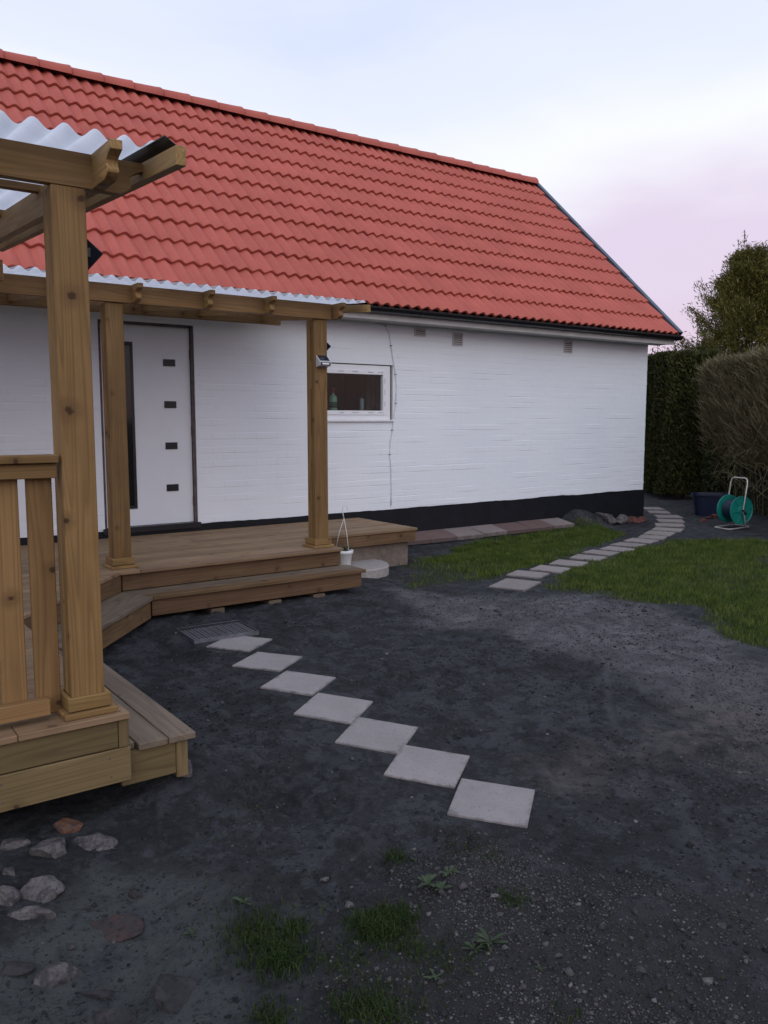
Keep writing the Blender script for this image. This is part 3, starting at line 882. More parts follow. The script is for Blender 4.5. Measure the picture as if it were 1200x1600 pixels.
def tile_geo():
    b = MB(); n = 16; A = 0.0195; th = 0.026; ov = 0.05
    ln = GAUGE + ov
    for i in range(n + 1):
        u = TW * i / n + (0.004 if i == n else 0)
        ph = (i / n * 2) % 1.0
        c = 0.5 - 0.5 * math.cos(2 * math.pi * (ph if i < n else 0.0))
        h = A * 2 * (c ** 0.85)
        # lower end lifts over the tile below; s runs up the slope from the lower edge
        b.v += [(u, 0.0, h + 0.031), (u, ln, h - 0.004), (u, 0.004, h + 0.031 - th), (u, 0.007, h + 0.035)]
    for i in range(n):
        a = 4 * i; c = 4 * (i + 1)
        b.f += [(a + 3, c + 3, c + 1, a + 1), (a, c, c + 3, a + 3), (a + 2, c + 2, c, a)]
    b.f += [(2, 0, 3, 1), (4 * n + 2, 4 * n + 1, 4 * n + 3, 4 * n)]
    return b


tg = tile_geo()
tme = mesh(tg.v, tg.f, True, 'roof_tile'); tme.materials.append(M_TILE)
sm = [True] * len(tme.polygons)
for i, p in enumerate(tme.polygons):
    if i < 48 and i % 3 == 2: sm[i] = False
tme.polygons.foreach_set('use_smooth', sm)
roofM = Matrix(((1, 0, 0, 0), (0, up.y, nrm.y, 0), (0, up.z, nrm.z, 0), (0, 0, 0, 1)))
tcand = []; trest = MB()
ncol = int((XR1 - X0 + 0.2) / TW)
for c in range(ncol):
    x = XR1 - 0.03 - (c + 1) * TW
    for r in range(11):
        P = rp(x, r * GAUGE, -0.02)
        sx, sy = prj(rp(x + 0.15, (r + 0.5) * GAUGE, 0.0)); dep = np.linalg.norm(np.array(P) - _C)
        vis = 0 < sx < 1200
        tcand.append((0 if vis else 1, dep, x, r, P))
tcand.sort()
for i, (v_, dep, x, r, P) in enumerate(tcand):
    jx, jz = rng.uniform(-0.003, 0.003), rng.uniform(-0.002, 0.002)
    T = Matrix.Translation((P[0] + jx, P[1], P[2] + jz)) @ roofM @ Matrix.Rotation(rng.uniform(-0.004, 0.004), 4, 'Z')
    if v_ == 0 and i < 300:
        obj('roof_tile', tme, None, roof, T)
    else:
        trest.add([T @ Vector(v) for v in tg.v], tg.f)
to = trest.build('roof_tiles', M_TILE, roof, True); tag(to, kind='stuff')
# ridge caps
rg = MB(); n = 10
for k, (r, xx) in enumerate(((0.116, 0.0), (0.119, 0.012), (0.113, 0.08), (0.101, 0.43))):
    for i in range(n + 1):
        a = math.pi * (-0.06 + 1.12 * i / n)
        rg.v.append((xx, -r * math.cos(a) * 1.15, r * math.sin(a)))
for k in range(3):
    for i in range(n):
        a = k * (n + 1) + i; rg.f.append((a, a + 1, a + n + 2, a + n + 1))
rg.f.append(tuple(range(n, -1, -1)))
rg.f.append(tuple(3 * (n + 1) + i for i in range(n + 1)))
rme = mesh(rg.v, rg.f, True, 'ridge_tile'); rme.materials.append(M_TILE); fixn(rme)
k = 0
while True:
    x = XR1 - 0.06 - 0.39 * k; k += 1
    if x < X0: break
    obj('ridge_tile', rme, None, roof, Matrix.Translation((x, RY, 5.868 + rng.uniform(-0.003, 0.003))) @ Matrix.Rotation(math.pi, 4, 'Z') @ Matrix.Rotation(rng.uniform(-0.006, 0.006), 4, 'Y'))
# right-hand barge flashing in three lengths
for a, b_ in ((0.0, 1.45), (1.44, 2.9), (2.89, slen + 0.17)):
    f = MB(); hh = 0.052 + 0.003 * (a > 1) + 0.003 * (a > 2)
    slab_roof(f, XR1 - 0.055, XR1 + 0.035, a, b_, hh - 0.006, hh); slab_roof(f, XR1 + 0.029, XR1 + 0.035, a, b_, -0.13, hh - 0.0065)
    slab_roof(f, XR1 - 0.055, XR1 - 0.05, a, b_, 0.0, hh - 0.0065)
    f.build('barge_flashing', M_FLASH, house)
bb = MB(); slab_roof(bb, XR1 - 0.02, XR1 + 0.026, 0.05, slen - 0.02, -0.20, -0.045); bb.build('barge_board', M_TRIMW, house)
# eave: fascia, soffit, gutter
MB().box(X0, XR1 - 0.02, 8.062, 8.085, 2.775, 2.93).build('fascia_board', M_TRIMW, house)
for i in range(5):
    xa = X0 + i * (XR1 - 0.02 - X0) / 5; xb = X0 + (i + 1) * (XR1 - 0.02 - X0) / 5 - 0.003
    MB().box(xa, xb, 8.087, D - 0.004, 2.787, 2.802).build('soffit_board', M_TRIMW, house)
gb = MB(); n = 12; gxs = (X0, XR1 + 0.03)
for r in (0.062, 0.055):
    for x in gxs:
        for i in range(n + 1):
            a = math.pi * i / n; gb.v.append((x, 7.995 - r * math.cos(a), 2.905 - r * math.sin(a)))
m1 = n + 1
for s in range(2):
    for i in range(n):
        a = s * 2 * m1 + i; gb.f.append((a, a + 1, a + m1 + 1, a + m1))
for i in range(n):
    for e in (0, m1):
        gb.f.append((e + i, e + i + 1, 2 * m1 + e + i + 1, 2 * m1 + e + i))
gb.f.append((0, m1, 3 * m1, 2 * m1)); gb.f.append((n, m1 + n, 3 * m1 + n, 2 * m1 + n))
gb.f.append(tuple(m1 + i for i in range(m1)))
gut = gb.build('gutter', M_GUTTER, house); fixn(gut.data)
for x in np.arange(1.2, 11.4, 0.85):
    b = MB()
    for i in range(8):
        a0, a1 = math.pi * i / 8, math.pi * (i + 1) / 8
        b.add([(x + s * 0.012, 7.995 - q * math.cos(a), 2.905 - q * math.sin(a)) for a in (a0, a1) for q in (0.0622, 0.066) for s in (-1, 1)],
              [(0, 1, 5, 4), (2, 6, 7, 3), (0, 2, 3, 1), (4, 5, 7, 6), (0, 4, 6, 2), (1, 3, 7, 5)])
    b.build('gutter_bracket', M_GUTTER, gut)

# ---- door
dx0, dx1, dz0, dz1 = DOOR
door = MB().box(dx0 + 0.028, dx1 - 0.032, D + 0.045, D + 0.095, dz0 + 0.02, dz1 - 0.026).build('door', M_DOORW, house, bevel=0.002)
fb = MB(); fb.box(dx0, dx0 + 0.026, D + 0.012, D + 0.12, dz0, dz1); fb.box(dx1 - 0.030, dx1, D + 0.012, D + 0.12, dz0, dz1); fb.box(dx0 + 0.026, dx1 - 0.030, D + 0.012, D + 0.12, dz1 - 0.024, dz1)
fb.build('door_frame', M_FRAMED, door)
MB().box(dx0 - 0.02, dx1 + 0.02, D - 0.035, D + 0.12, dz0 - 0.04, dz0 + 0.018).build('threshold', M_BLACKP, door)
gx0, gx1, gza, gzb = 2.805, 2.955, 0.70, 2.40
fb = MB(); t = 0.028
fb.box(gx0, gx0 + t, D + 0.036, D + 0.044, gza, gzb); fb.box(gx1 - t, gx1, D + 0.036, D + 0.044, gza, gzb)
fb.box(gx0 + t, gx1 - t, D + 0.036, D + 0.044, gza, gza + t); fb.box(gx0 + t, gx1 - t, D + 0.036, D + 0.044, gzb - t, gzb)
fb.build('glass_surround', M_BLACKP, door)
M_DGLASS = simple('dark_mirror_glass', (0.010, 0.010, 0.010), 0.06, 0.2, 9.0, 0.35, bmp=0.0)
MB().box(gx0 + t + 0.001, gx1 - t - 0.001, D + 0.040, D + 0.0445, gza + t + 0.001, gzb - t - 0.001).build('glass_strip', M_DGLASS, door)
for zc in (2.205, 1.772, 1.341, 0.898):
    MB().box(3.275, 3.405, D + 0.037, D + 0.0445, zc - 0.036, zc + 0.036).build('black_inset', M_BLACKP, door)
h = MB(); h.tube([(2.70, D + 0.04, 1.50), (2.70, D - 0.01, 1.50), (2.78, D - 0.01, 1.50)], 0.009); h.build('handle', M_STEEL, door, True)
for zc in (0.75, 1.5, 2.3):
    h = MB(); h.tube([(dx1 - 0.032, D + 0.035, zc - 0.05), (dx1 - 0.032, D + 0.035, zc + 0.05)], 0.008); h.build('hinge', M_FRAMED, door, True)

# ---- window
wx0, wx1, wz0, wz1 = WIN
window = empty('window', (0, 0, 0)); window.parent = house; window.matrix_parent_inverse = W[house.name].inverted()


def rect_frame(x0, x1, z0, z1, t, y0, y1):
    b = MB(); b.box(x0, x0 + t, y0, y1, z0, z1); b.box(x1 - t, x1, y0, y1, z0, z1); b.box(x0 + t, x1 - t, y0, y1, z0, z0 + t); b.box(x0 + t, x1 - t, y0, y1, z1 - t, z1); return b


rect_frame(wx0 + 0.008, wx1 - 0.03, wz0 + 0.02, wz1 - 0.012, 0.062, D + 0.02, D + 0.10).build('frame', M_PVC, window)
sash = rect_frame(wx0 + 0.068, wx1 - 0.090, wz0 + 0.080, wz1 - 0.072, 0.052, D + 0.010, D + 0.08).build('sash', M_PVC, window, bevel=0.004)
MB().box(wx0 + 0.118, wx1 - 0.140, D + 0.05, D + 0.054, wz0 + 0.130, wz1 - 0.122).build('pane', M_GLASS, window)
MB().box(wx0, wx1, D - 0.03, D + 0.09, wz0 - 0.002, wz0 + 0.018).build('sill', M_PVC, window, bevel=0.003)
MB().box(wx1 - 0.029, wx1 - 0.004, D + 0.03, D + 0.11, wz0 + 0.02, wz1 - 0.012).build('joint_strip', M_FRAMED, window)
fm = MB()                                     # printed protective film on the new frame: small grey dashes
r_ = random.Random(4)
for z in (wz1 - 0.098, wz0 + 0.106):
    for cx in (5.42, 5.62, 5.85, 6.0):
        for q in range(5):
            xx = cx + q * 0.016; fm.box(xx, xx + r_.uniform(0.006, 0.013), D + 0.0090, D + 0.0097, z + r_.uniform(-0.004, 0), z + r_.uniform(0.004, 0.008))
for z in (1.78, 1.92, 2.06):
    for q in range(4):
        fm.box(wx1 - 0.120, wx1 - 0.112, D + 0.0090, D + 0.0097, z + q * 0.016, z + q * 0.016 + 0.010)
M_PRINT = simple('grey_film_print', (0.16, 0.16, 0.18), 0.6, 0.1, 9.0, bmp=0.0)
fm.build('film_print', M_PRINT, sash)
# room behind the window
MB().box(X0 + 0.26, XC - 0.26, D + 0.282, BACK - 0.26, 2.66, 2.74).build('inner_ceiling', M_DARKIN, house)
MB().box(X0 + 0.3, XC - 0.3, D + 0.28, BACK - 0.3, 0.42, 0.46).build('inner_floor', M_DARKIN, house)
MB().box(4.4, 6.9, D + 0.29, D + 0.60, 1.66, 1.70).build('inner_sill', M_DARKIN, house)
MB().box(4.2, 7.2, D + 2.6, D + 2.68, 0.46, 2.8).build('inner_wall', M_DARKIN, house)
cb = MB()
cv = []
for i in range(19):
    x = 6.33 + 0.36 * i / 18; cv += [(x, D + 0.75 + 0.025 * math.sin(i * 1.7), 0.5), (x, D + 0.75 + 0.025 * math.sin(i * 1.7), 2.7)]
cb.add(cv, [(2 * i, 2 * i + 2, 2 * i + 3, 2 * i + 1) for i in range(18)])
cb.build('curtain', M_CURT, house, True)

# ---- ventilation grilles under the eave
for (x0, x1, z0, z1, ns, hor) in ((6.544, 6.72, 2.66, 2.76, 3, True), (7.177, 7.345, 2.575, 2.74, 5, True), (9.294, 9.464, 2.58, 2.755, 5, True)):
    v = rect_frame(x0, x1, z0, z1, 0.016, D - 0.018, D + 0.002).build('air_vent', M_TRIMW, house)
    MB().box(x0 + 0.016, x1 - 0.016, D - 0.006, D - 0.0045, z0 + 0.016, z1 - 0.016).build('vent_back', M_FRAMED, v)
    hgt = (z1 - z0 - 0.032) / ns
    for i in range(ns):
        zz = z0 + 0.016 + hgt * (i + 0.25)
        MB().add([(x0 + 0.017, D - 0.017, zz), (x1 - 0.017, D - 0.017, zz), (x1 - 0.017, D - 0.0065, zz + hgt * 0.5), (x0 + 0.017, D - 0.0065, zz + hgt * 0.5),
                  (x0 + 0.017, D - 0.017, zz + 0.006), (x1 - 0.017, D - 0.017, zz + 0.006), (x1 - 0.017, D - 0.0065, zz + hgt * 0.5 + 0.006), (x0 + 0.017, D - 0.0065, zz + hgt * 0.5 + 0.006)],
                 [(0, 3, 2, 1), (4, 5, 6, 7), (0, 1, 5, 4), (1, 2, 6, 5), (2, 3, 7, 6), (3, 0, 4, 7)]).build('slat', M_TRIMW, v)

# ---- cable down the wall
cab = MB()
pts = []
for (x, y) in ((520, 499), (560, 501), (588, 504), (602, 509), (608, 520), (611, 540), (614, 560), (618, 585), (619.5, 605), (618.5, 630), (615.5, 650), (613, 672), (610, 690), (609, 710), (611, 735), (611.5, 765), (611, 790)):
    d = ray(x, y); t = (D - 0.012) / d[1]; p = _C + d * t; pts.append(p)
cab.tube(pts, 0.0065, 6)
tag(cab.build('cable', simple('painted_cable', (0.66, 0.66, 0.68), 0.5, 0.2, 30.0), None, True), 'thin white painted cable running down the brick wall beside the window', 'cable')
cl = MB()
for i in (3, 5, 7, 9, 11, 13):
    p = pts[i]; cl.box(p[0] - 0.012, p[0] + 0.012, D - 0.021, D - 0.001, p[2] - 0.004, p[2] + 0.004)
o = cl.build('cable_clip', M_FRAMED, bpy.data.objects['cable'])

# ---- things on the inner window sill
zs = 1.701
bt = empty('detergent_bottle', (5.60, D + 0.42, zs), 'green plastic bottle with red cap behind the window', 'bottle')
MB().lathe([(0.045, 0), (0.052, 0.01), (0.052, 0.17), (0.045, 0.20), (0.020, 0.225), (0.018, 0.25)], 20, c=(5.60, D + 0.42, zs)).build('body', M_BOTG, bt, True)
MB().lathe([(0.0535, 0.06), (0.0535, 0.13)], 20, c=(5.60, D + 0.42, zs)).build('label_band', M_LABELG, bt, True)
MB().lathe([(0.024, 0.245), (0.024, 0.30), (0.018, 0.315)], 16, c=(5.60, D + 0.42, zs)).build('cap', M_REDP, bt, True)
bt = empty('spray_can', (6.02, D + 0.40, zs), 'slim pale blue can with dark cap behind the window', 'can')
MB().lathe([(0.028, 0), (0.030, 0.005), (0.030, 0.17), (0.024, 0.185)], 18, c=(6.02, D + 0.40, zs)).build('body', M_CAN, bt, True)
MB().lathe([(0.022, 0.184), (0.022, 0.23), (0.016, 0.24)], 16, c=(6.02, D + 0.40, zs)).build('cap', M_BLACKP, bt, True)

# ------------------------------------------------------------------ deck with steps
ZD = 0.425
DX, DYF, DYD = 1.09, 3.29, 6.47               # right edge of the near arm, its front edge, front edge of the door arm
CH = [(DX, 5.29), (2.12, DYD)]                # chamfered inner corner
DRX = 4.19
deck = empty('wooden_deck', (0.5, 5.5, 0.0), 'L-shaped timber deck with wraparound step in front of the white house', 'deck')
TH = 0.028


def poly_board(name, poly, z0, z1, mat, parent, grain=0.0, bev=0.003):
    """flat board from a polygon, local x turned along the grain"""
    cx = sum(p[0] for p in poly) / len(poly); cy = sum(p[1] for p in poly) / len(poly); c, s = math.cos(grain), math.sin(grain)
    lp = [((x - cx) * c + (y - cy) * s, -(x - cx) * s + (y - cy) * c) for x, y in poly]
    b = MB().prism(lp, -(z1 - z0) / 2, (z1 - z0) / 2)
    me = mesh(b.v, b.f, False, name); do_bevel(me, bev)
    return obj(name, me, mat, parent, Matrix.Translation((cx, cy, (z0 + z1) / 2)) @ Matrix.Rotation(grain, 4, 'Z'))


def chx(y):
    t = (y - CH[0][1]) / (CH[1][1] - CH[0][1]); return CH[0][0] + (CH[1][0] - CH[0][0]) * t


LX = -1.5
y = DYF; bw, gap = 0.120, 0.006
while y < D - 0.05:
    y1 = min(y + bw, D - 0.04)
    za = ZD - TH + rng.uniform(-0.0012, 0.0012)
    if y1 <= CH[0][1]:
        xa = xb = DX
    elif y < DYD - 0.03:
        xa, xb = (chx(max(y, CH[0][1])), chx(min(y1, DYD)))
    elif y1 < 7.20:
        xa = xb = DRX
    else:
        xa = xb = 5.66
    if y < CH[0][1] < y1:
        pl = [(LX, y), (DX, y), (DX, CH[0][1]), (chx(y1), y1), (LX, y1)]
    else:
        pl = [(LX, y), (xa, y), (xb, y1), (LX, y1)]
    # boards are butted at staggered joints
    jx = LX + rng.uniform(1.2, 2.2) if xa < 3 else rng.choice((1.4, 2.3, 3.2)) + rng.uniform(-0.05, 0.05)
    if min(xa, xb) - jx > 0.4:
        poly_board('deck_board', [(LX, y), (jx - 0.0015, y), (jx - 0.0015, y1), (LX, y1)], za, za + TH, M_DECK, deck)
        pl = [(jx + 0.0015, p[1]) if p[0] == LX else p for p in pl]
    poly_board('deck_board', pl, za, za + TH, M_DECK, deck)
    y += bw + gap
# facings of the near arm
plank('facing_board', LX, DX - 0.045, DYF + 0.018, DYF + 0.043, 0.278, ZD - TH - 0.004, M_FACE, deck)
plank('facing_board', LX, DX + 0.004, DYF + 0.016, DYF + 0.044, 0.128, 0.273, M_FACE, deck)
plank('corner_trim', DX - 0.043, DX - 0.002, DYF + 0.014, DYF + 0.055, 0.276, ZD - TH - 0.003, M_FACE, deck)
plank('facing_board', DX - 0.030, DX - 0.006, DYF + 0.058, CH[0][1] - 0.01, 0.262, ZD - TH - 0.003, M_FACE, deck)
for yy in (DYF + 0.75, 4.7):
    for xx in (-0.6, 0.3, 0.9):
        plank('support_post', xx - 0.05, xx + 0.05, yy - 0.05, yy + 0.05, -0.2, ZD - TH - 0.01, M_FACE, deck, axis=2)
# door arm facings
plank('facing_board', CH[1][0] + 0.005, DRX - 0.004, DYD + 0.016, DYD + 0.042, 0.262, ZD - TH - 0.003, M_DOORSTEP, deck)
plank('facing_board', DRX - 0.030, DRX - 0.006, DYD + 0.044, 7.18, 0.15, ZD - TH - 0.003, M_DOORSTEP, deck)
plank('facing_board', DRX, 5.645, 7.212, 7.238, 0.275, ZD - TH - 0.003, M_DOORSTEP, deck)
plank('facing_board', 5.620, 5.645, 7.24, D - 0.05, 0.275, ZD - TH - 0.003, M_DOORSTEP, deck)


def along(p, q, o, n, name, z0, z1, mat, parent, t=0.026):
    """upright board from p to q, pushed o metres along unit normal n"""
    dx, dy = q[0] - p[0], q[1] - p[1]; l = math.hypot(dx, dy); a = math.atan2(dy, dx)
    b = MB().box(-l / 2, l / 2, -t / 2, t / 2, -(z1 - z0) / 2, (z1 - z0) / 2); me = mesh(b.v, b.f, False, name); do_bevel(me, 0.003)
    return obj(name, me, mat, parent, Matrix.Translation(((p[0] + q[0]) / 2 + n[0] * o, (p[1] + q[1]) / 2 + n[1] * o, (z0 + z1) / 2)) @ Matrix.Rotation(a, 4, 'Z'))


cdx, cdy = CH[1][0] - CH[0][0], CH[1][1] - CH[0][1]; cl_ = math.hypot(cdx, cdy); CN = (cdy / cl_, -cdx / cl_); CD = (cdx / cl_, cdy / cl_)
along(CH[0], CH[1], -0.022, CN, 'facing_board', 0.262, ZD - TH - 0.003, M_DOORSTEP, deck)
# the step: outline offset from the deck edge
ZT, TT, SW = 0.258, 0.030, 0.315


def off_pt(d):
    """corner points of the step line offset d from the deck edge"""
    # near arm line x = DX + d ; chamfer line ; door arm line y = DYD - d
    px_, py_ = CH[0][0] + CN[0] * d, CH[0][1] + CN[1] * d
    t = (DX + d - px_) / CD[0]; a = (DX + d, py_ + CD[1] * t)
    t2 = (DYD - d - py_) / CD[1]; b = (px_ + CD[0] * t2, DYD - d)
    return a, b


SEND, DEND = 3.34, 4.255
nb = 3; widths = (0.05, 0.132, 0.127); d0 = 0.0
for i, w in enumerate(widths):
    da, db = d0 + (0.0 if i else -0.02), d0 + w - 0.005
    a0, b0 = off_pt(da); a1, b1 = off_pt(db)
    poly_board('tread_board', [(a0[0], SEND + 0.04 * (i == 0)), (a1[0], SEND + 0.04 * (i == 0)), (a1[0], a1[1] - 0.0015), (a0[0], a0[1] - 0.0015)], ZT - TT, ZT, M_TREAD, deck, math.pi / 2)
    poly_board('tread_board', [(a0[0], a0[1] + 0.0015), (a1[0], a1[1] + 0.0015), (b1[0] - 0.0015, b1[1]), (b0[0] - 0.0015, b0[1])], ZT - TT, ZT, M_TREAD, deck, math.atan2(CD[1], CD[0]))
    poly_board('tread_board', [(b0[0] + 0.0015, b0[1]), (b1[0] + 0.0015, b1[1]), (DEND, b1[1]), (DEND, b0[1])], ZT - TT, ZT, M_TREAD if i < 2 else M_DOORSTEP, deck, 0.0)
    d0 += w
ZB = 0.082
a1, b1 = off_pt(0.309 - 0.035)
plank('step_riser', a1[0] - 0.026, a1[0], SEND + 0.045, a1[1] - 0.01, ZB - 0.02, ZT - TT - 0.002, M_FACE, deck)
along((a1[0], a1[1]), (b1[0], b1[1]), -0.013, CN, 'step_riser', ZB, ZT - TT - 0.002, M_DOORSTEP, deck)
plank('step_riser', b1[0] + 0.01, DEND - 0.03, b1[1], b1[1] + 0.026, ZB + 0.015, ZT - TT - 0.002, M_DOORSTEP, deck)
plank('step_end', DX - 0.02, a1[0] - 0.055, SEND + 0.02, SEND + 0.046, ZB + 0.0, ZT - TT - 0.002, M_FACE, deck)
plank('step_end', a1[0] - 0.053, a1[0] - 0.001, SEND + 0.018, SEND + 0.044, ZB - 0.022, ZT - TT - 0.002, M_FACE, deck, axis=2)
plank('step_end', DEND - 0.058, DEND - 0.032, b1[1] + 0.028, DYD, ZB + 0.015, ZT - TT - 0.002, M_DOORSTEP, deck)
for x in (2.75, 3.28, 3.72):                  # wood blocks below the step
    plank('support_block', x, x + 0.12, b1[1] + 0.012, b1[1] + 0.2, 0.0, ZB + 0.0, M_TREAD, deck)
for s in (0.25, 0.8):
    p = (a1[0] + (b1[0] - a1[0]) * s - 0.15, a1[1] + (b1[1] - a1[1]) * s + 0.1); plank('support_block', p[0], p[0] + 0.1, p[1], p[1] + 0.1, 0.0, ZB + 0.0, M_TREAD, deck)

scr = MB().lathe([(0.0042, -0.004), (0.0042, 0.0004), (0.0030, 0.0012)], 8); sme = mesh(scr.v, scr.f, False, 'screw_head'); sme.materials.append(M_FRAMED)
RXm = Matrix.Rotation(math.pi / 2, 4, 'X')
for zz in (0.305, 0.365, 0.165, 0.235):
    for xx in (DX - 0.085, DX - 0.50, DX - 0.93):
        yf = DYF + (0.0178 if zz > 0.27 else 0.0158)
        obj('screw_head', sme, None, deck, Matrix.Translation((xx + rng.uniform(-0.006, 0.006), yf, zz + rng.uniform(-0.004, 0.004))) @ RXm)
for dd in (0.072, 0.155, 0.205, 0.285):
    for yy in (SEND + 0.05, SEND + 0.62, SEND + 1.2, SEND + 1.75):
        obj('screw_head', sme, None, deck, Matrix.Translation((DX + dd + rng.uniform(-0.004, 0.004), yy + rng.uniform(-0.01, 0.01), ZT + 0.0002)))
for yy in np.arange(DYF + 0.03, DYF + 0.5, 0.06):
    obj('screw_head', sme, None, deck, Matrix.Translation((DX - 0.035 + rng.uniform(-0.004, 0.004), yy, ZD + 0.0008)))

blk = MB().box(4.30, 5.60, 7.29, 7.62, -0.05, 0.262).build('concrete_block', M_CONCD, None, bevel=0.008)
tag(blk, 'long rough concrete block carrying the side end of the deck', 'concrete block')

# ------------------------------------------------------------------ pergolas


def ogee_tail(y_end, y0, zb, zt):
    """side profile (y,z) of a rafter end: top reaches y_end, ogee down to the underside"""
    pts = [(y0, zt), (y_end, zt), (y_end, zt - 0.034)]
    for i in range(9):
        t = i / 8
        pts.append((y_end + 0.012 + 0.075 * t + 0.024 * math.sin(2 * math.pi * t), zt - 0.038 - (zt - zb - 0.040) * t))
    pts.append((y0, zb)); return pts


def make_post(per, x0, y0, z0, z1, w=0.14, trim=True):
    """two planks with spacers between, so narrow slots show on the side faces"""
    x1, y1 = x0 + w, y0 + w
    p = plank('post', x0, x1, y0, y0 + 0.058, z0, z1, M_POST, per, 0.004, axis=2)
    plank('rear_plank', x0 + 0.002, x1 - 0.002, y1 - 0.058, y1, z0, z1, M_POST, p, 0.004, axis=2)
    zz = z0
    for a, b in ((0.0, 0.16), (0.36, 0.50), (0.70, 0.82), (0.97, 1.0)):
        plank('spacer', x0 + 0.0045, x1 - 0.004, y0 + 0.0585, y1 - 0.0585, z0 + (z1 - z0) * a, z0 + (z1 - z0) * b - 0.001, M_POST, p, 0.001, axis=2)
    plank('core', x0 + 0.03, x1 - 0.03, y0 + 0.0585, y1 - 0.0585, z0 + 0.3, z1 - 0.1, M_POST, p, 0.001, axis=2)
    if trim:
        for (e, h0, h1, nm) in ((0.040, 0.0, 0.026, 'base_trim'), (0.021, 0.027, 0.086, 'base_trim')):
            za, zb = z0 - 0.002 + h0 + 0.003, z0 - 0.002 + h1
            plank(nm, x0 - e, x1 + e, y0 - e, y0 - 0.0015, za, zb, M_BEAM, p, 0.003)
            plank(nm, x0 - e, x1 + e, y1 + 0.0015, y1 + e, za, zb, M_BEAM, p, 0.003)
            plank(nm, x0 - e, x0 - 0.0015, y0 - 0.001, y1 + 0.001, za, zb, M_BEAM, p, 0.003)
            plank(nm, x1 + 0.0015, x1 + e, y0 - 0.001, y1 + 0.001, za, zb, M_BEAM, p, 0.003)
    return p


def sheet_mesh(x0, x1, y0, y1, z0, z1, pitch, amp):
    n = int((x1 - x0) / pitch * 10); xs = np.linspace(x0, x1, n + 1); zz = amp * (0.5 + 0.5 * np.cos((xs - x0) / pitch * 2 * np.pi - 0.6))
    V = []
    for (y, z) in ((y0, z0), ((y0 + y1) / 2, (z0 + z1) / 2), (y1, z1)):
        V.append(np.stack([xs, 0 * xs + y, z + zz], 1))
    m_ = n + 1; F = []
    for r in range(2):
        for i in range(n): a = r * m_ + i; F.append((a, a + 1, a + m_ + 1, a + m_))
    return mesh_np(np.concatenate(V), F, True, 'corrugated_sheet')


# ---- near pergola
FPY = 3.36                                    # post front
per1 = empty('near_pergola', (0.94, FPY + 0.07, ZD), 'near timber pergola with corrugated plastic roof over the railed deck', 'pergola')
PBZ, PTZ = 2.500, 2.632
make_post(per1, 0.882, FPY, ZD, PBZ, 0.13)
make_post(per1, -1.30, FPY, ZD, PBZ)
# front beam with ogee end on the right
bm_ = [(-1.5, PTZ), (1.245, PTZ), (1.245, PTZ - 0.03)]
for i in range(9):
    t = i / 8; bm_.append((1.232 - 0.085 * t - 0.02 * math.sin(2 * math.pi * t), PTZ - 0.034 - (PTZ - PBZ - 0.036) * t))
bm_.append((-1.5, PBZ + 0.001))
MB().prism(bm_[::-1], FPY + 0.0, FPY + 0.045, 'xz').build('beam', M_BEAM, per1, bevel=0.002)
RS = math.tan(R_(3.3))                        # roof rises gently towards the house


def rafter(per, x, y_end, y_beam, y_back, zb, zt, w=0.045, plain=False):
    prof = ogee_tail(y_end, y_beam, zb, zt)
    if plain:
        dy = RS * (y_end - y_beam); prof = [(y_beam, zt), (y_end, zt + dy), (y_end, zb + dy), (y_beam, zb)]
    b = MB(); dz = RS * (y_back - y_beam)
    n = len(prof)
    poly = prof[:-1] + [(y_beam, zb), (y_back, zb + dz), (y_back, zt + dz)]
    # local x along the rafter: build with x' = y so the grain runs lengthwise
    b.prism([(p[0], p[1]) for p in poly], -w / 2, w / 2, 'xz')
    yc = (y_end + y_back) / 2; zc = (zb + zt) / 2
    b.v = [(v[0] - yc, v[1], v[2] - zc) for v in b.v]
    me = mesh(b.v, b.f, False, 'rafter'); fixn(me); do_bevel(me, 0.002)
    return obj('rafter', me, M_BEAM, per, Matrix.Translation((x, yc, zc)) @ Matrix.Rotation(math.pi / 2, 4, 'Z'))


for x in (1.062, 0.45, -0.15, -0.75):
    rafter(per1, x, FPY - 0.225, FPY + 0.022, 6.1, PBZ + 0.004, PTZ + 0.002)
# edge rafter outside the sheet
rafter(per1, 1.262, 3.02, FPY + 0.03, 6.1, PTZ - 0.062, PTZ + 0.008, 0.04, True).name = 'edge_rafter'
for y in (4.15, 4.95, 5.75):
    plank('purlin', -1.4, 1.24, y, y + 0.045, PTZ + RS * (y - FPY) - 0.018, PTZ + RS * (y - FPY) + 0.016, M_BEAM, per1)
o = obj('corrugated_sheet', sheet_mesh(-1.5, 1.238, 3.19, 6.15, PTZ + 0.018 - RS * 0.2, PTZ + 0.018 + RS * 2.76, 0.1085, 0.036), M_SHEET, per1)
fl = MB(); y0, y1 = 3.09, 6.15
za, zb_ = PTZ + 0.048 - RS * 0.33, PTZ + 0.048 + RS * 2.79
fl.add([(1.228, y0, za + 0.004), (1.286, y0, za - 0.030), (1.286, y1, zb_ - 0.030), (1.228, y1, zb_ + 0.004), (1.228, y0, za + 0.008), (1.286, y0, za - 0.026), (1.286, y1, zb_ - 0.026), (1.228, y1, zb_ + 0.008)],
       [(0, 3, 2, 1), (4, 5, 6, 7), (0, 1, 5, 4), (1, 2, 6, 5), (2, 3, 7, 6), (3, 0, 4, 7)])
fl.build('edge_flashing', M_BLACKP, per1)
plank('rear_beam', -1.5, 1.245, 5.95, 5.995, PBZ + RS * 2.6 - 0.135, PBZ + RS * 2.6, M_BEAM, per1)
make_post(per1, -1.30, 5.93, ZD, PBZ + RS * 2.6 - 0.136)

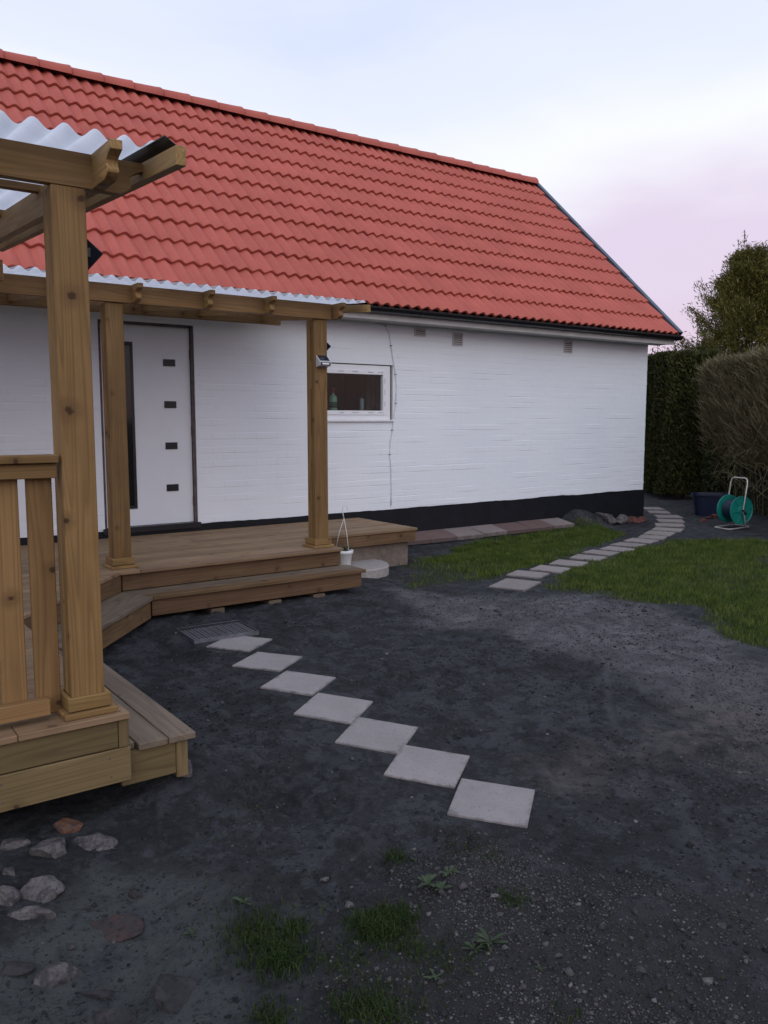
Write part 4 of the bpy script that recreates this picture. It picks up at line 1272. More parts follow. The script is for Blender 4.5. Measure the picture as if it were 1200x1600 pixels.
# ---- door pergola
per2 = empty('door_pergola', (3.1, 6.67, ZD), 'timber pergola with corrugated plastic roof over the front door', 'pergola')
QY = 6.60; QBZ, QTZ = 2.525, 2.665
make_post(per2, 2.105, QY, ZD, QBZ)
make_post(per2, 3.985, QY, ZD, QBZ)
bm_ = [(-1.5, QTZ), (4.16, QTZ), (4.16, QBZ + 0.001), (-1.5, QBZ + 0.001)]
MB().prism(bm_[::-1], QY - 0.02, QY + 0.025, 'xz').build('beam', M_BEAM, per2, bevel=0.002)
RS = math.tan(R_(5.0))
for x in (4.205, 3.50, 2.93, 2.33, 1.72, 1.12, 0.5, -0.1, -0.7):
    rafter(per2, x, QY - 0.165, QY + 0.003, 8.03, QBZ + 0.004, QTZ + 0.002)
rafter(per2, 4.405, 6.33, QY + 0.02, 7.90, QTZ - 0.055, QTZ + 0.012, 0.04, True).name = 'edge_rafter'
for y in (7.0, 7.5):
    plank('purlin', -1.5, 4.385, y, y + 0.045, QTZ + RS * (y - QY) - 0.02, QTZ + RS * (y - QY) + 0.016, M_BEAM, per2)
obj('corrugated_sheet', sheet_mesh(-1.5, 4.40, 6.37, 7.95, QTZ + 0.016 - RS * 0.22, QTZ + 0.016 + RS * 1.36, 0.1085, 0.034), M_SHEET, per2)
plank('wall_plate', -1.5, 4.42, 8.0, 8.05, 2.62, 2.755, M_BEAM, per2)

lamp = empty('wall_lamp', (3.02, D - 0.03, 2.66), 'flat white lamp above the front door', 'lamp')
MB().box(2.90, 3.14, D - 0.05, D - 0.012, 2.672, 2.70).build('housing', M_PVC, lamp, bevel=0.004)
MB().box(2.92, 3.12, D - 0.046, D - 0.018, 2.664, 2.6715).build('diffuser', M_PVC, lamp, bevel=0.002)

# ------------------------------------------------------------------ railing on the near deck
ral = empty('deck_railing', (0.2, FPY + 0.06, ZD), 'timber railing with wide upright boards on the near deck', 'railing')
ry = FPY + 0.035
plank('handrail', -1.5, 0.868, ry - 0.045, ry + 0.075, 1.452, 1.482, M_POST, ral)
plank('upper_rail', -1.5, 0.866, ry - 0.020, ry + 0.022, 1.392, 1.450, M_POST, ral)
plank('bottom_rail', -1.158, 0.800, ry - 0.030, ry + 0.020, 0.452, 0.517, M_BEAM, ral)
x = 0.850; first = True
xb = 0.855
while xb > -1.2:
    w = 0.096
    plank('baluster', xb - w, xb, ry - 0.003 + 0.026, ry + 0.048, 0.44, 1.42, M_POST, ral, 0.004, axis=2)
    xb -= w + 0.030

# ------------------------------------------------------------------ small solar lamps
def solar_lamp(x, y, z, label):
    e = empty('solar_lamp', (x, y, z), label, 'solar lamp', 'solar lamps on the pergola posts')
    return e


e = solar_lamp(4.062, QY - 0.002, 2.14, 'small silver and black solar lamp on the front of the door pergola post')
M_SILV = simple('silver_plastic', (0.42, 0.42, 0.44), 0.35, 0.05, 9.0, 0.5, bmp=0.0)
lx, ly, lz = 4.062, QY - 0.001, 2.145
MB().add([(lx - 0.06, ly, lz - 0.055), (lx + 0.06, ly, lz - 0.055), (lx + 0.06, ly - 0.07, lz - 0.04), (lx - 0.06, ly - 0.07, lz - 0.04),
          (lx - 0.06, ly, lz + 0.055), (lx + 0.06, ly, lz + 0.055), (lx + 0.06, ly - 0.07, lz - 0.005), (lx - 0.06, ly - 0.07, lz - 0.005)],
         [(0, 3, 2, 1), (4, 7, 6, 5), (0, 1, 5, 4), (1, 2, 6, 5), (2, 3, 7, 6), (3, 0, 4, 7)]).build('housing', M_SILV, e, bevel=0.003)
MB().add([(lx - 0.05, ly - 0.006, lz + 0.0545), (lx + 0.05, ly - 0.006, lz + 0.0545), (lx + 0.05, ly - 0.062, lz + 0.0065), (lx - 0.05, ly - 0.062, lz + 0.0065)], [(0, 3, 2, 1)]).build('solar_panel', M_SOLAR, e)
MB().box(lx - 0.052, lx + 0.052, ly - 0.0735, ly - 0.0705, lz - 0.036, lz - 0.010).build('lens_surround', M_BLACKP, e)
MB().box(lx - 0.035, lx + 0.035, ly - 0.0755, ly - 0.0740, lz - 0.030, lz - 0.016).build('lens', M_PVC, e)


def side_panel(x, y, z, s, off, label):
    e = empty('solar_lamp', (x, y, z), label, 'solar lamp', 'solar lamps on the pergola posts')
    T = Matrix.Translation((x + off, y + 0.052, z)) @ Matrix.Rotation(R_(-18), 4, 'Z') @ Matrix.Rotation(R_(12), 4, 'X') @ Matrix.Rotation(R_(42), 4, 'Y')
    MB().box(-s / 2, s / 2, -0.007, 0.007, -s / 2, s / 2).build('panel_body', M_BLACKP, e, m4=T, bevel=0.002)
    MB().box(-s / 2 + 0.006, s / 2 - 0.006, -0.0085, -0.0072, -s / 2 + 0.006, s / 2 - 0.006).build('solar_panel', M_SOLAR, e, m4=T)
    MB().box(x - 0.05, x + off + 0.01, y + 0.018, y + 0.042, z - 0.02, z + 0.02).build('bracket', M_BLACKP, e, bevel=0.003)
    return e


side_panel(1.012, FPY + 0.124, 2.290, 0.096, 0.045, 'dark solar lamp on the right side of the near pergola post')
side_panel(4.125, QY + 0.124, 2.30, 0.096, 0.075, 'dark solar lamp on the right side of the door pergola post')

# ------------------------------------------------------------------ slabs on the ground
ORD = ['first', 'second', 'third', 'fourth', 'fifth', 'sixth', 'seventh', 'eighth', 'ninth', 'tenth', 'eleventh', 'twelfth', 'thirteenth', 'fourteenth', 'fifteenth', 'sixteenth', 'seventeenth']


def yaw_of(nv):                               # heading that track_quat gives local x
    xv = nv.to_track_quat('Z', 'Y').to_matrix() @ Vector((1, 0, 0)); return math.atan2(xv.y, xv.x)


def slab(name, poly, z0, z1, mat, tilt=(0, 0), bev=0.006):
    cx = sum(p[0] for p in poly) / 4; cy = sum(p[1] for p in poly) / 4
    a = math.atan2(poly[1][1] - poly[0][1], poly[1][0] - poly[0][0]); c, s = math.cos(a), math.sin(a)
    lp = [((x - cx) * c + (y - cy) * s, -(x - cx) * s + (y - cy) * c) for x, y in poly]
    ar = sum(lp[i][0] * lp[(i + 1) % 4][1] - lp[(i + 1) % 4][0] * lp[i][1] for i in range(4))
    if ar < 0: lp = lp[::-1]
    b = MB().prism(lp, z0 - z1, 0.0); me = mesh(b.v, b.f, False, name); do_bevel(me, bev, 2)
    e = 0.1; g = [float(q) for q in gh_base(np.array([cx + e, cx - e, cx, cx]), np.array([cy, cy, cy + e, cy - e]))]
    nv = Vector((-(g[0] - g[1]) / (2 * e), -(g[2] - g[3]) / (2 * e), 1)).normalized()
    return obj(name, me, mat, None, Matrix.Translation((cx, cy, z1)) @ nv.to_track_quat('Z', 'Y').to_matrix().to_4x4() @ Matrix.Rotation(a - yaw_of(nv), 4, 'Z') @ Matrix.Rotation(tilt[0], 4, 'X') @ Matrix.Rotation(tilt[1], 4, 'Y'))


SLAB_C = []
for i, q in enumerate(SL_PX):
    z = 0.02
    for _ in range(6):
        P = [gz(*c, z)[:2] for c in q]; cx = np.mean([p[0] for p in P]); cy = np.mean([p[1] for p in P])
        z = float(gh_base(np.array([cx]), np.array([cy]))[0]) + 0.022
    # fit a true square through the traced corners
    e = (P[1] - P[0] + P[2] - P[3]) / 2; e2 = (P[3] - P[0] + P[2] - P[1]) / 2
    a = math.atan2(e[1], e[0]); b_ = math.atan2(e2[1], e2[0]) + math.pi / 2; a = math.atan2(math.sin(a) + math.sin(b_), math.cos(a) + math.cos(b_))
    s = 0.345 / 2; u = np.array([math.cos(a), math.sin(a)]) * s; v = np.array([math.sin(a), -math.cos(a)]) * s; c0 = np.array([cx, cy])
    lab = ('concrete slab lying nearest the camera in the diagonal row of seven' if i == 6 else 'concrete slab beside the metal grate, farthest in the diagonal row of seven' if i == 0
           else ORD[6 - i] + ' square concrete slab from the near end of the diagonal row')
    tag(slab('stepping_stone', [c0 - u - v, c0 + u - v, c0 + u + v, c0 - u + v], z - 0.05, z, M_SLAB, (rng.uniform(-0.004, 0.004), rng.uniform(-0.004, 0.004)), 0.004), lab, 'stepping stone', 'diagonal row of square slabs')
    SLAB_C.append((cx, cy, 0.26))

for i, (cx, cy, ln, ang) in enumerate(PATH):
    cx += rng.uniform(-0.015, 0.015); cy += rng.uniform(-0.035, 0.035); a = R_(ang + 180 + rng.uniform(-5, 5)); u = np.array([math.cos(a), math.sin(a)]) * (ln - 0.055) / 2; v = np.array([-math.sin(a), math.cos(a)]) * (0.355 + rng.uniform(-0.01, 0.01)) / 2
    if 10 < i < 15:
        v = v * 1.15
    z = float(gh_base(np.array([cx]), np.array([cy]))[0]) + 0.028; c0 = np.array([cx, cy])
    lab = ('large first slab of the garden path, at the gravel edge' if i == 0 else 'last visible slab of the garden path behind the house corner' if i == 16 else ORD[i] + ' slab of the garden path counting from the gravel edge')
    tag(slab('stepping_stone', [c0 - u - v, c0 + u - v, c0 + u + v, c0 - u + v], z - 0.05, z, M_PATH, (rng.uniform(-0.012, 0.012), rng.uniform(-0.012, 0.012)), 0.004), lab, 'stepping stone', 'garden path slabs')

# pavers tilted against the plinth
xp = 5.70; i = 0
PW = (0.40, 0.46, 0.44, 0.46, 0.43, 0.47, 0.45, 0.42)
for i, w in enumerate(PW):
    me = MB().box(-w / 2 + 0.004, w / 2 - 0.004, -0.165, 0.165, -0.055, 0.0)
    m_ = mesh(me.v, me.f, False, 'paver'); do_bevel(m_, 0.006, 2)
    o = obj('paver', m_, M_PAVG if i in (0, 3, 4, 7) else M_PAVR, None, Matrix.Translation((xp + w / 2, 8.222, 0.150 + rng.uniform(-0.004, 0.004))) @ Matrix.Rotation(R_(11 + rng.uniform(-1, 1)), 4, 'X') @ Matrix.Rotation(R_(rng.uniform(-1.2, 1.2)), 4, 'Z'))
    lab = ('grey paver against the black plinth right beside the deck' if i == 0 else 'grey paver at the far end of the row along the plinth' if i == 7 else ORD[i] + ' paver from the deck in the row along the black plinth')
    tag(o, lab, 'paver', 'pavers along the plinth'); xp += w

# ------------------------------------------------------------------ metal grate
GRc = [gz(*q, 0.075) for q in ((275, 975), (372, 962), (402, 979), (305, 997))]
gc = sum(GRc) / 4; ga = math.atan2(GRc[1][1] - GRc[0][1], GRc[1][0] - GRc[0][0])
zg = gz0(gc[0], gc[1]) + 0.010
gr = empty('door_grate', (gc[0], gc[1], zg), 'galvanised perforated metal grate lying on the dark ground by the step', 'grate', rotz=ga)
GM = W[gr.name]
rect = MB(); gl_, gw_ = 0.50, 0.40
rect.box(-gl_ / 2, gl_ / 2, -gw_ / 2, -gw_ / 2 + 0.004, -0.02, 0.01); rect.box(-gl_ / 2, gl_ / 2, gw_ / 2 - 0.004, gw_ / 2, -0.02, 0.01)
rect.box(-gl_ / 2, -gl_ / 2 + 0.004, -gw_ / 2 + 0.004, gw_ / 2 - 0.004, -0.02, 0.01); rect.box(gl_ / 2 - 0.004, gl_ / 2, -gw_ / 2 + 0.004, gw_ / 2 - 0.004, -0.02, 0.01)
rect.build('rim', M_GALV, gr, m4=GM)
ns = 9
for i in range(ns):                           # folded steel strips with a ladder of punched holes
    xa = -gl_ / 2 + 0.006 + (gl_ - 0.012) * i / ns; xb = xa + (gl_ - 0.012) / ns - 0.010
    b = MB(); wv = xb - xa; b.box(xa, xa + wv * 0.30, -gw_ / 2 + 0.005, gw_ / 2 - 0.005, 0.0, 0.003); b.box(xb - wv * 0.30, xb, -gw_ / 2 + 0.005, gw_ / 2 - 0.005, 0.0, 0.003)
    nn = 13
    for k in range(nn):
        yy = -gw_ / 2 + 0.005 + (gw_ - 0.010) * k / nn; b.box(xa + wv * 0.30, xb - wv * 0.30, yy, yy + 0.012, 0.0, 0.0029)
    b.build('grate_strip', M_GALV, gr, m4=GM)

# ------------------------------------------------------------------ round cover, pot, red ball
dc = gz(549, 881, 0.115)
lid = MB().lathe([(0.385, -0.06), (0.392, -0.05), (0.395, 0.055), (0.385, 0.068), (0.10, 0.071)], 56, c=(dc[0], dc[1], 0.046)).build('round_cover', M_CONC, None)
tag(lid, 'round flat concrete well cover beside the deck step', 'well cover')
pc = gz(538, 882, 0.14)
pc = (pc[0] + 0.0, pc[1])
pot = empty('hanging_pot', (pc[0], pc[1], 0.119), 'white plastic hanging flower pot with hook and hangers beside the deck', 'flower pot')
MB().lathe([(0.060, 0.0), (0.064, 0.004), (0.082, 0.135), (0.092, 0.138), (0.094, 0.172), (0.086, 0.172), (0.078, 0.14), (0.072, 0.135)], 28, c=(pc[0], pc[1], 0.119)).build('pot', M_POT, pot, True)
MB().lathe([(0.078, 0.140), (0.03, 0.150)], 20, c=(pc[0], pc[1], 0.119)).build('soil', M_STD, pot, True)
tz = 0.119 + 0.50; tl_ = 0.0
for k in range(3):
    a = 2 * math.pi * k / 3 + 0.5
    MB().tube([(pc[0] + 0.088 * math.cos(a), pc[1] + 0.088 * math.sin(a), 0.119 + 0.168), (pc[0] + 0.05 * math.cos(a), pc[1] + 0.05 * math.sin(a), 0.119 + 0.35), (pc[0], pc[1], tz)], 0.0028, 5).build('hanger', M_POT, pot, True)
hk = [(pc[0], pc[1], tz - 0.01), (pc[0] - 0.012, pc[1], tz + 0.04), (pc[0] - 0.018, pc[1], tz + 0.075)]
for k in range(9):
    a = math.pi * (1.0 - 1.25 * k / 8); hk.append((pc[0] + 0.010 + 0.028 * math.cos(a), pc[1] - 0.010 * k / 8, tz + 0.10 + 0.026 * math.sin(a)))
MB().tube(hk, 0.0045, 6).build('hook', M_POT, pot, True)
pv_ = []; pf_ = []
rr = random.Random(3)
for k in range(46):
    a = rr.uniform(0, 2 * math.pi); r = rr.uniform(0.02, 0.085); b0 = Vector((pc[0] + r * math.cos(a) * 0.6 - 0.02, pc[1] + r * math.sin(a) * 0.6, 0.119 + 0.15)); tp = b0 + Vector((math.cos(a) * r * 0.9, math.sin(a) * r * 0.9, rr.uniform(0.02, 0.085)))
    sd = Vector((-math.sin(a), math.cos(a), 0.2)) * 0.008; mid = (b0 + tp) / 2; o = len(pv_)
    pv_ += [tuple(b0), tuple(mid + sd), tuple(tp), tuple(mid - sd)]; pf_.append((o, o + 1, o + 2, o + 3))
obj('plant', mesh(pv_, pf_), M_WEED, pot)
rbp = gz(571, 866, 0.12)
ball = MB().lathe([(0.045 * math.sin(math.pi * (k + 0.3) / 12.6), 0.045 - 0.045 * math.cos(math.pi * (k + 0.3) / 12.6)) for k in range(13)], 20, c=(rbp[0], rbp[1], 0.115)).build('red_ball', M_REDP, None, True)
tag(ball, 'small red ball on the round cover in front of the concrete block', 'ball')

# ------------------------------------------------------------------ hose reel
HA = R_(254.3)
hc = gz(1148, 796, 0.285)
reel = empty('hose_reel', (hc[0], hc[1], 0.0), 'teal green garden hose reel with dark hose on a steel tube frame', 'hose reel', rotz=HA)
HM = W[reel.name]; zc = 0.285


def flange(x, s):
    prof = [(0.035, 0.0), (0.205, 0.0), (0.212, 0.004 * s), (0.212, 0.016 * s), (0.205, 0.018 * s), (0.196, 0.010 * s), (0.07, 0.012 * s), (0.06, 0.030 * s), (0.03, 0.032 * s)]
    b = MB().lathe(prof, 36, 'x', (x, 0, zc))
    for k in range(6):
        a = 2 * math.pi * k / 6 + 0.2
        p0 = Vector((x + 0.012 * s, 0.06 * math.cos(a), zc + 0.06 * math.sin(a))); p1 = Vector((x + 0.012 * s, 0.195 * math.cos(a), zc + 0.195 * math.sin(a)))
        b.tube([p0, p1], [0.010, 0.006], 5)
    return b


flange(0.125, 1).build('flange', M_REEL, reel, m4=HM); flange(-0.125, -1).build('flange', M_REEL, reel, m4=HM)
hb = MB(); hp = []
for k in range(9 * 18 + 1):
    t = k / 18; hp.append((-0.112 + 0.0247 * t, 0.135 * math.cos(2 * math.pi * t), zc + 0.135 * math.sin(2 * math.pi * t)))
hb.tube(hp, 0.0135, 6); hb.lathe([(0.125, -0.120), (0.125, 0.120)], 24, 'x', (0, 0, zc))
hb.build('hose', M_HOSE, reel, True, HM)
MB().tube([(0.16, 0, zc), (-0.16, 0, zc)], 0.022, 10).build('axle', M_BLACKP, reel, True, HM)
ck = MB(); ck.tube([(0.15, 0, zc), (0.20, 0, zc), (0.205, 0.02, zc - 0.06)], 0.016, 8); ck.build('crank', M_BLACKP, reel, True, HM)
MB().tube([(-0.165, 0.03, 0.20), (-0.165, 0.0, zc), (-0.165, 0.06, 0.68), (-0.15, 0.068, 0.735), (-0.11, 0.072, 0.755), (0.11, 0.072, 0.755), (0.15, 0.068, 0.735), (0.165, 0.06, 0.68), (0.165, 0.0, zc), (0.165, 0.03, 0.20), (0.165, 0.06, 0.03)], 0.011, 8).build('handle', M_STEEL, reel, True, HM)
MB().tube([(0.150, 0.14, 0.035), (0.150, -0.20, 0.016), (0.13, -0.24, 0.014), (-0.13, -0.24, 0.014), (-0.150, -0.20, 0.016), (-0.150, 0.14, 0.035), (-0.13, 0.16, 0.035), (0.13, 0.16, 0.035), (0.150, 0.14, 0.035)], 0.010, 8).build('foot_frame', M_STEEL, reel, True, HM)
MB().tube([(-0.165, 0.03, 0.20), (-0.155, 0.06, 0.03)], 0.010, 8).build('strut', M_STEEL, reel, True, HM)

# ------------------------------------------------------------------ blue tub and brick shards
tcn = gz(1112, 806, 0.0)
tb = MB(); n = 28
HGT = 0.37


def rrect(a, b, p=4.0):
    out = []
    for k in range(n):
        t = 2 * math.pi * k / n; c, s = math.cos(t), math.sin(t)
        out.append((a * math.copysign(abs(c) ** (2 / p), c), b * math.copysign(abs(s) ** (2 / p), s)))
    return out


rings = [(0.24, 0.17, 0.0), (0.29, 0.21, HGT - 0.03), (0.315, 0.235, HGT - 0.028), (0.315, 0.235, HGT), (0.285, 0.205, HGT), (0.235, 0.165, 0.012)]
for (a, b, z) in rings:
    tb.v += [(x, y, z) for x, y in rrect(a, b)]
for i in range(len(rings) - 1):
    for k in range(n): a = i * n + k; b = i * n + (k + 1) % n; tb.f.append((a, b, b + n, a + n))
tb.f.append(tuple(reversed(range(n)))); tb.f.append(tuple((len(rings) - 1) * n + k for k in range(n)))
tub = tb.build('plastic_tub', M_TUB, None, False, Matrix.Translation((tcn[0] + 0.1, tcn[1] + 0.1, gz0(tcn[0], tcn[1]) - 0.003)) @ Matrix.Rotation(HEAD - math.pi / 2 - R_(22), 4, 'Z'))
tag(tub, 'dark blue plastic tub beside the hose reel under the hedge', 'tub')


def rock_mesh(sx, sy, sz, seed, sub=2, flat=0.0):
    bm = bmesh.new(); bmesh.ops.create_icosphere(bm, subdivisions=sub, radius=1.0)
    r = np.random.default_rng(seed); pl = r.normal(size=(9, 3)); pl /= np.linalg.norm(pl, axis=1)[:, None]; dd = r.uniform(0.42, 0.85, 9)
    for v in bm.verts:
        c = np.array(v.co)
        for n_, d_ in zip(pl, dd):
            e = c @ n_ - d_
            if e > 0: c = c - n_ * e * 0.98
        c = c * (1 + (0.05 if sub < 3 else 0.018) * r.normal()) * 1.22
        v.co = Vector((c[0] * sx, c[1] * sy, c[2] * sz))
    if sub >= 3:
        for v in bm.verts:
            c = v.co; q = fbm(np.array([c.x * 28 + seed]), np.array([c.y * 28 + c.z * 23]), seed, 3)[0] - 0.5
            v.co = c * (1 + 0.34 * q)
    me = bpy.data.meshes.new('rock'); bm.to_mesh(me); bm.free(); return me


def rock(px_, py_, w, d, h, mat, seed, label, cat='stone', sink=0.35, name='stone', rot=None, sub=2):
    p = onground(px_, py_); a = rng.uniform(0, 6.28) if rot is None else rot
    o = obj(name, rock_mesh(w / 2, d / 2, h / 2, seed, sub), mat, None, Matrix.Translation((p[0], p[1], p[2] + h / 2 * (1 - 2 * sink))) @ Matrix.Rotation(a, 4, 'Z'))
    return tag(o, label, cat)


VA = HEAD - math.pi / 2                        # local x = picture right
for spec in ((106, 1291, 0.125, 0.09, 0.07, M_STO, 1, 'orange brick piece in the dirt below the near deck', 0.15, 'brick_piece'),
             (148, 1316, 0.17, 0.12, 0.08, M_STP, 2, 'pale jagged stone right of the orange brick piece', -0.25, 'stone'),
             (78, 1332, 0.15, 0.12, 0.09, M_STP, 3, 'pale stone just below the orange brick piece', 0.5, 'stone'),
             (22, 1322, 0.11, 0.07, 0.06, M_STP, 4, 'small pale stone at the left edge below the deck', 0.3, 'stone'),
             (60, 1398, 0.16, 0.12, 0.11, M_STP, 5, 'rounded pale stone in the middle of the left stone group', 0.1, 'stone'),
             (4, 1403, 0.10, 0.12, 0.09, M_STP, 6, 'pale stone cut off by the left edge of the picture', 0.7, 'stone'),
             (48, 1432, 0.16, 0.06, 0.06, M_STP, 7, 'long low pale stone under the rounded pale stone', 0.0, 'stone'),
             (12, 1364, 0.06, 0.05, 0.05, M_STP, 8, 'tiny pale stone at the left edge of the stone group', 0.0, 'stone'),
             (182, 1452, 0.17, 0.13, 0.07, M_STR, 9, 'flat reddish brown stone half buried in the greenish sand', 0.3, 'stone'),
             (92, 1530, 0.13, 0.10, 0.08, M_STP, 10, 'pale capped stone in the greenish sand at lower left', 0.6, 'stone'),
             (278, 1553, 0.20, 0.15, 0.09, M_STD, 11, 'large dark angular stone near the bottom edge of the yard', -0.4, 'stone'),
             (152, 1556, 0.10, 0.06, 0.05, M_STD, 12, 'small black stone beside the pale capped stone', 0.1, 'stone'),
             (186, 1590, 0.15, 0.09, 0.06, M_STD, 13, 'dark low stone at the very bottom of the sand', 0.1, 'stone'),
             (20, 1512, 0.12, 0.07, 0.05, M_STD, 14, 'dark flat stone at the lower left edge', 0.0, 'stone'),
             (212, 1398, 0.09, 0.035, 0.04, M_STD, 15, 'narrow dark stone sliver above the reddish brown stone', -0.5, 'stone'),
             (286, 1205, 0.09, 0.07, 0.10, M_STP, 16, 'pale stone supporting the corner of the near step', 0.2, 'stone')):
    px_, py_, w, d, h, mt, sd, lab, ro, nm = spec
    rock(px_, py_, w * 0.92, d * 0.92, h, mt, sd, lab, 'brick' if 'brick_piece' in nm else 'stone', 0.52, nm, VA + ro, 3)
for i, (x, w, h, mt, lab, nm) in enumerate(((10.02, 0.24, 0.17, M_STP, 'first grey stone from the left against the plinth by the house corner', 'stone'), (10.27, 0.22, 0.19, M_STP, 'second grey stone from the left against the plinth by the house corner', 'stone'),
                                            (10.54, 0.28, 0.18, M_STP, 'largest grey stone against the plinth beside the red brick', 'stone'), (10.79, 0.17, 0.12, M_STB, 'red brick lying against the plinth beside the grey stones', 'brick_piece'), (10.98, 0.15, 0.10, M_STB, 'broken red brick nearest the house corner', 'brick_piece'))):
    yy = 8.25 - 0.02 * (i % 2)
    o = obj(nm, rock_mesh(w / 2, 0.11, h / 2, 40 + i, 2), mt, None, Matrix.Translation((x, yy, gz0(x, yy) + h * 0.30)) @ Matrix.Rotation(rng.uniform(-0.3, 0.3), 4, 'Z')); tag(o, lab, 'stone' if nm == 'stone' else 'brick')
for i, (px_, py_, w, lab) in enumerate(((1100, 815, 0.13, 'left red brick shard in front of the blue tub'), (1109, 811, 0.12, 'middle red brick shard in front of the blue tub'), (1117, 809, 0.15, 'right red brick shard beside the hose reel'))):
    rock(px_, py_, w, 0.1, 0.08, M_STB, 60 + i, lab, 'brick', 0.2, 'brick_shard')
for i, (px_, py_, w, lab) in enumerate(((774, 1402, 0.045, 'pale flat stone chip among the weeds'), (507, 1376, 0.04, 'white stone chip on the dark soil between slabs and grass'), (545 + 0, 1418, 0.05, 'grey stone chip right above the grass tufts'), (780, 1430, 0.028, 'small white pebble below the pale chip'),
                                         (873, 1495, 0.03, 'white pebble in the lower right grit'), (1128, 1448, 0.035, 'grey pebble near the right edge of the grit'), (1058, 1440, 0.025, 'pale pebble in the grit right of the dry patch'), (237, 963, 0.10, 'pale wood chip by the corner of the door step'))):
    rock(px_, py_, w, w * 0.8, w * 0.45, M_STP, 70 + i, lab, 'stone', 0.2, 'stone_chip', sub=1)

# ------------------------------------------------------------------ gravel and grass (stuff)
_oct = np.array([(1, 0, 0), (-1, 0, 0), (0, 1, 0), (0, -1, 0), (0, 0, 1), (0, 0, -1)], float)
_of = np.array([(0, 2, 4), (2, 1, 4), (1, 3, 4), (3, 0, 4), (2, 0, 5), (1, 2, 5), (3, 1, 5), (0, 3, 5)])


def pebbles(name, pts, size, mat, seed):
    r = np.random.default_rng(seed); n = len(pts)
    s = size * np.exp(r.normal(0, 0.42, n)); sc = np.stack([s * r.uniform(0.7, 1.3, n), s * r.uniform(0.7, 1.3, n), s * r.uniform(0.45, 0.8, n)], 1)
    q = r.normal(size=(n, 3, 3)); Q, _ = np.linalg.qr(q)
    base = _oct[None] * r.uniform(0.65, 1.15, (n, 6, 1)); Vp = np.einsum('nij,nkj->nki', Q, base) * sc[:, None, :] + pts[:, None, :]
    F = (np.arange(n)[:, None, None] * 6 + _of[None]).reshape(-1, 3)
    me = mesh_np(Vp.reshape(-1, 3), F, False, name); add_tone(me, np.repeat(r.uniform(0, 1, n), 8), 3); return obj(name, me, mat)


M_PEB = leaf_mat('gravel_stones', [(0.10, (0.020, 0.020, 0.021)), (0.45, (0.048, 0.045, 0.045)), (0.68, (0.085, 0.080, 0.080)), (0.90, (0.19, 0.178, 0.175))], 0.85, 0.0, 8.0)


def free(P):                                   # keep off slabs and decks
    k = np.ones(len(P), bool)
    for (cx, cy, r) in SLAB_C: k &= np.hypot(P[:, 0] - cx, P[:, 1] - cy) > r
    k &= ~((P[:, 0] < 1.4) & (P[:, 1] > 3.3)) & ~((P[:, 1] > 6.15) & (P[:, 0] < 4.4))
    return P[k]


YARD = [(0.2, 1.2), (3.2, 0.6), (6.2, 1.8), (5.8, 3.4), (6.4, 4.4), (6.0, 5.2), (5.6, 5.6), (4.4, 6.2), (2.3, 6.0), (1.5, 5.0), (1.5, 3.3), (0.2, 3.3)]
Pg = np.concatenate([scatter(GRIT, 50000, 61, 0.2, 0.6, lambda x, y: 0.25 + 0.75 * sstep(0.4, 0.6, fbm(x * 2.5, y * 2.5, 77, 3))), scatter(BAND, 14000, 62, 0.3, 0.8), scatter(PALE, 12000, 63, 0.3, 0.8), scatter(YARD, 22000, 64, 0.1, 0.2, lambda x, y: 0.15 + 0.85 * sstep(0.45, 0.65, fbm(x * 1.8, y * 1.8, 78, 3)))])
Pg = free(Pg)
tag(pebbles('gravel', Pg + np.array([0, 0, 0.001]), 0.0038, M_PEB, 8), 'loose small grey gravel scattered over the yard', 'gravel', None, 'stuff')
Pc = free(np.concatenate([scatter(GRIT, 900, 71, 0.2, 0.6), scatter(YARD, 700, 72, 0.1, 0.2), scatter(PALE, 250, 73, 0.2, 0.6)]))
tag(pebbles('coarse_gravel', Pc + np.array([0, 0, 0.002]), 0.0088, M_PEB, 9), 'coarser loose stones scattered over the yard', 'gravel', None, 'stuff')

Pk = free(scatter(YARD, 34000, 74, 0.1, 0.2, lambda x, y: 0.2 + 0.8 * sstep(0.42, 0.6, fbm(x * 2.1, y * 2.1, 79, 3))))
M_CRUMB = leaf_mat('slag_crumbs', [(0.1, (0.008, 0.008, 0.009)), (0.6, (0.024, 0.024, 0.026)), (0.95, (0.050, 0.049, 0.052))], 0.9, 0.0, 8.0)
tag(pebbles('slag_crumbs', Pk, 0.0062, M_CRUMB, 19), 'dark crumbs of slag lying loose over the yard', 'gravel', None, 'stuff')
PATHC = [(p[0], p[1]) for p in PATH]


def nopath(P):
    k = np.ones(len(P), bool)
    for (cx, cy) in PATHC: k &= np.hypot(P[:, 0] - cx, P[:, 1] - cy) > 0.215
    return P[k]


def dR(x, y):
    return (1 - 0.85 * pip(x, y, BARE_R)) * (0.55 + 0.45 * sstep(0.3, 0.5, fbm(x * 1.5, y * 1.5, 91, 3)))


def dL(x, y):
    return (0.30 + 0.70 * sstep(0.34, 0.52, fbm(x * 1.6 + 3, y * 1.6, 92, 3))) * (0.10 + 0.90 * sstep(5.4, 6.7, x))


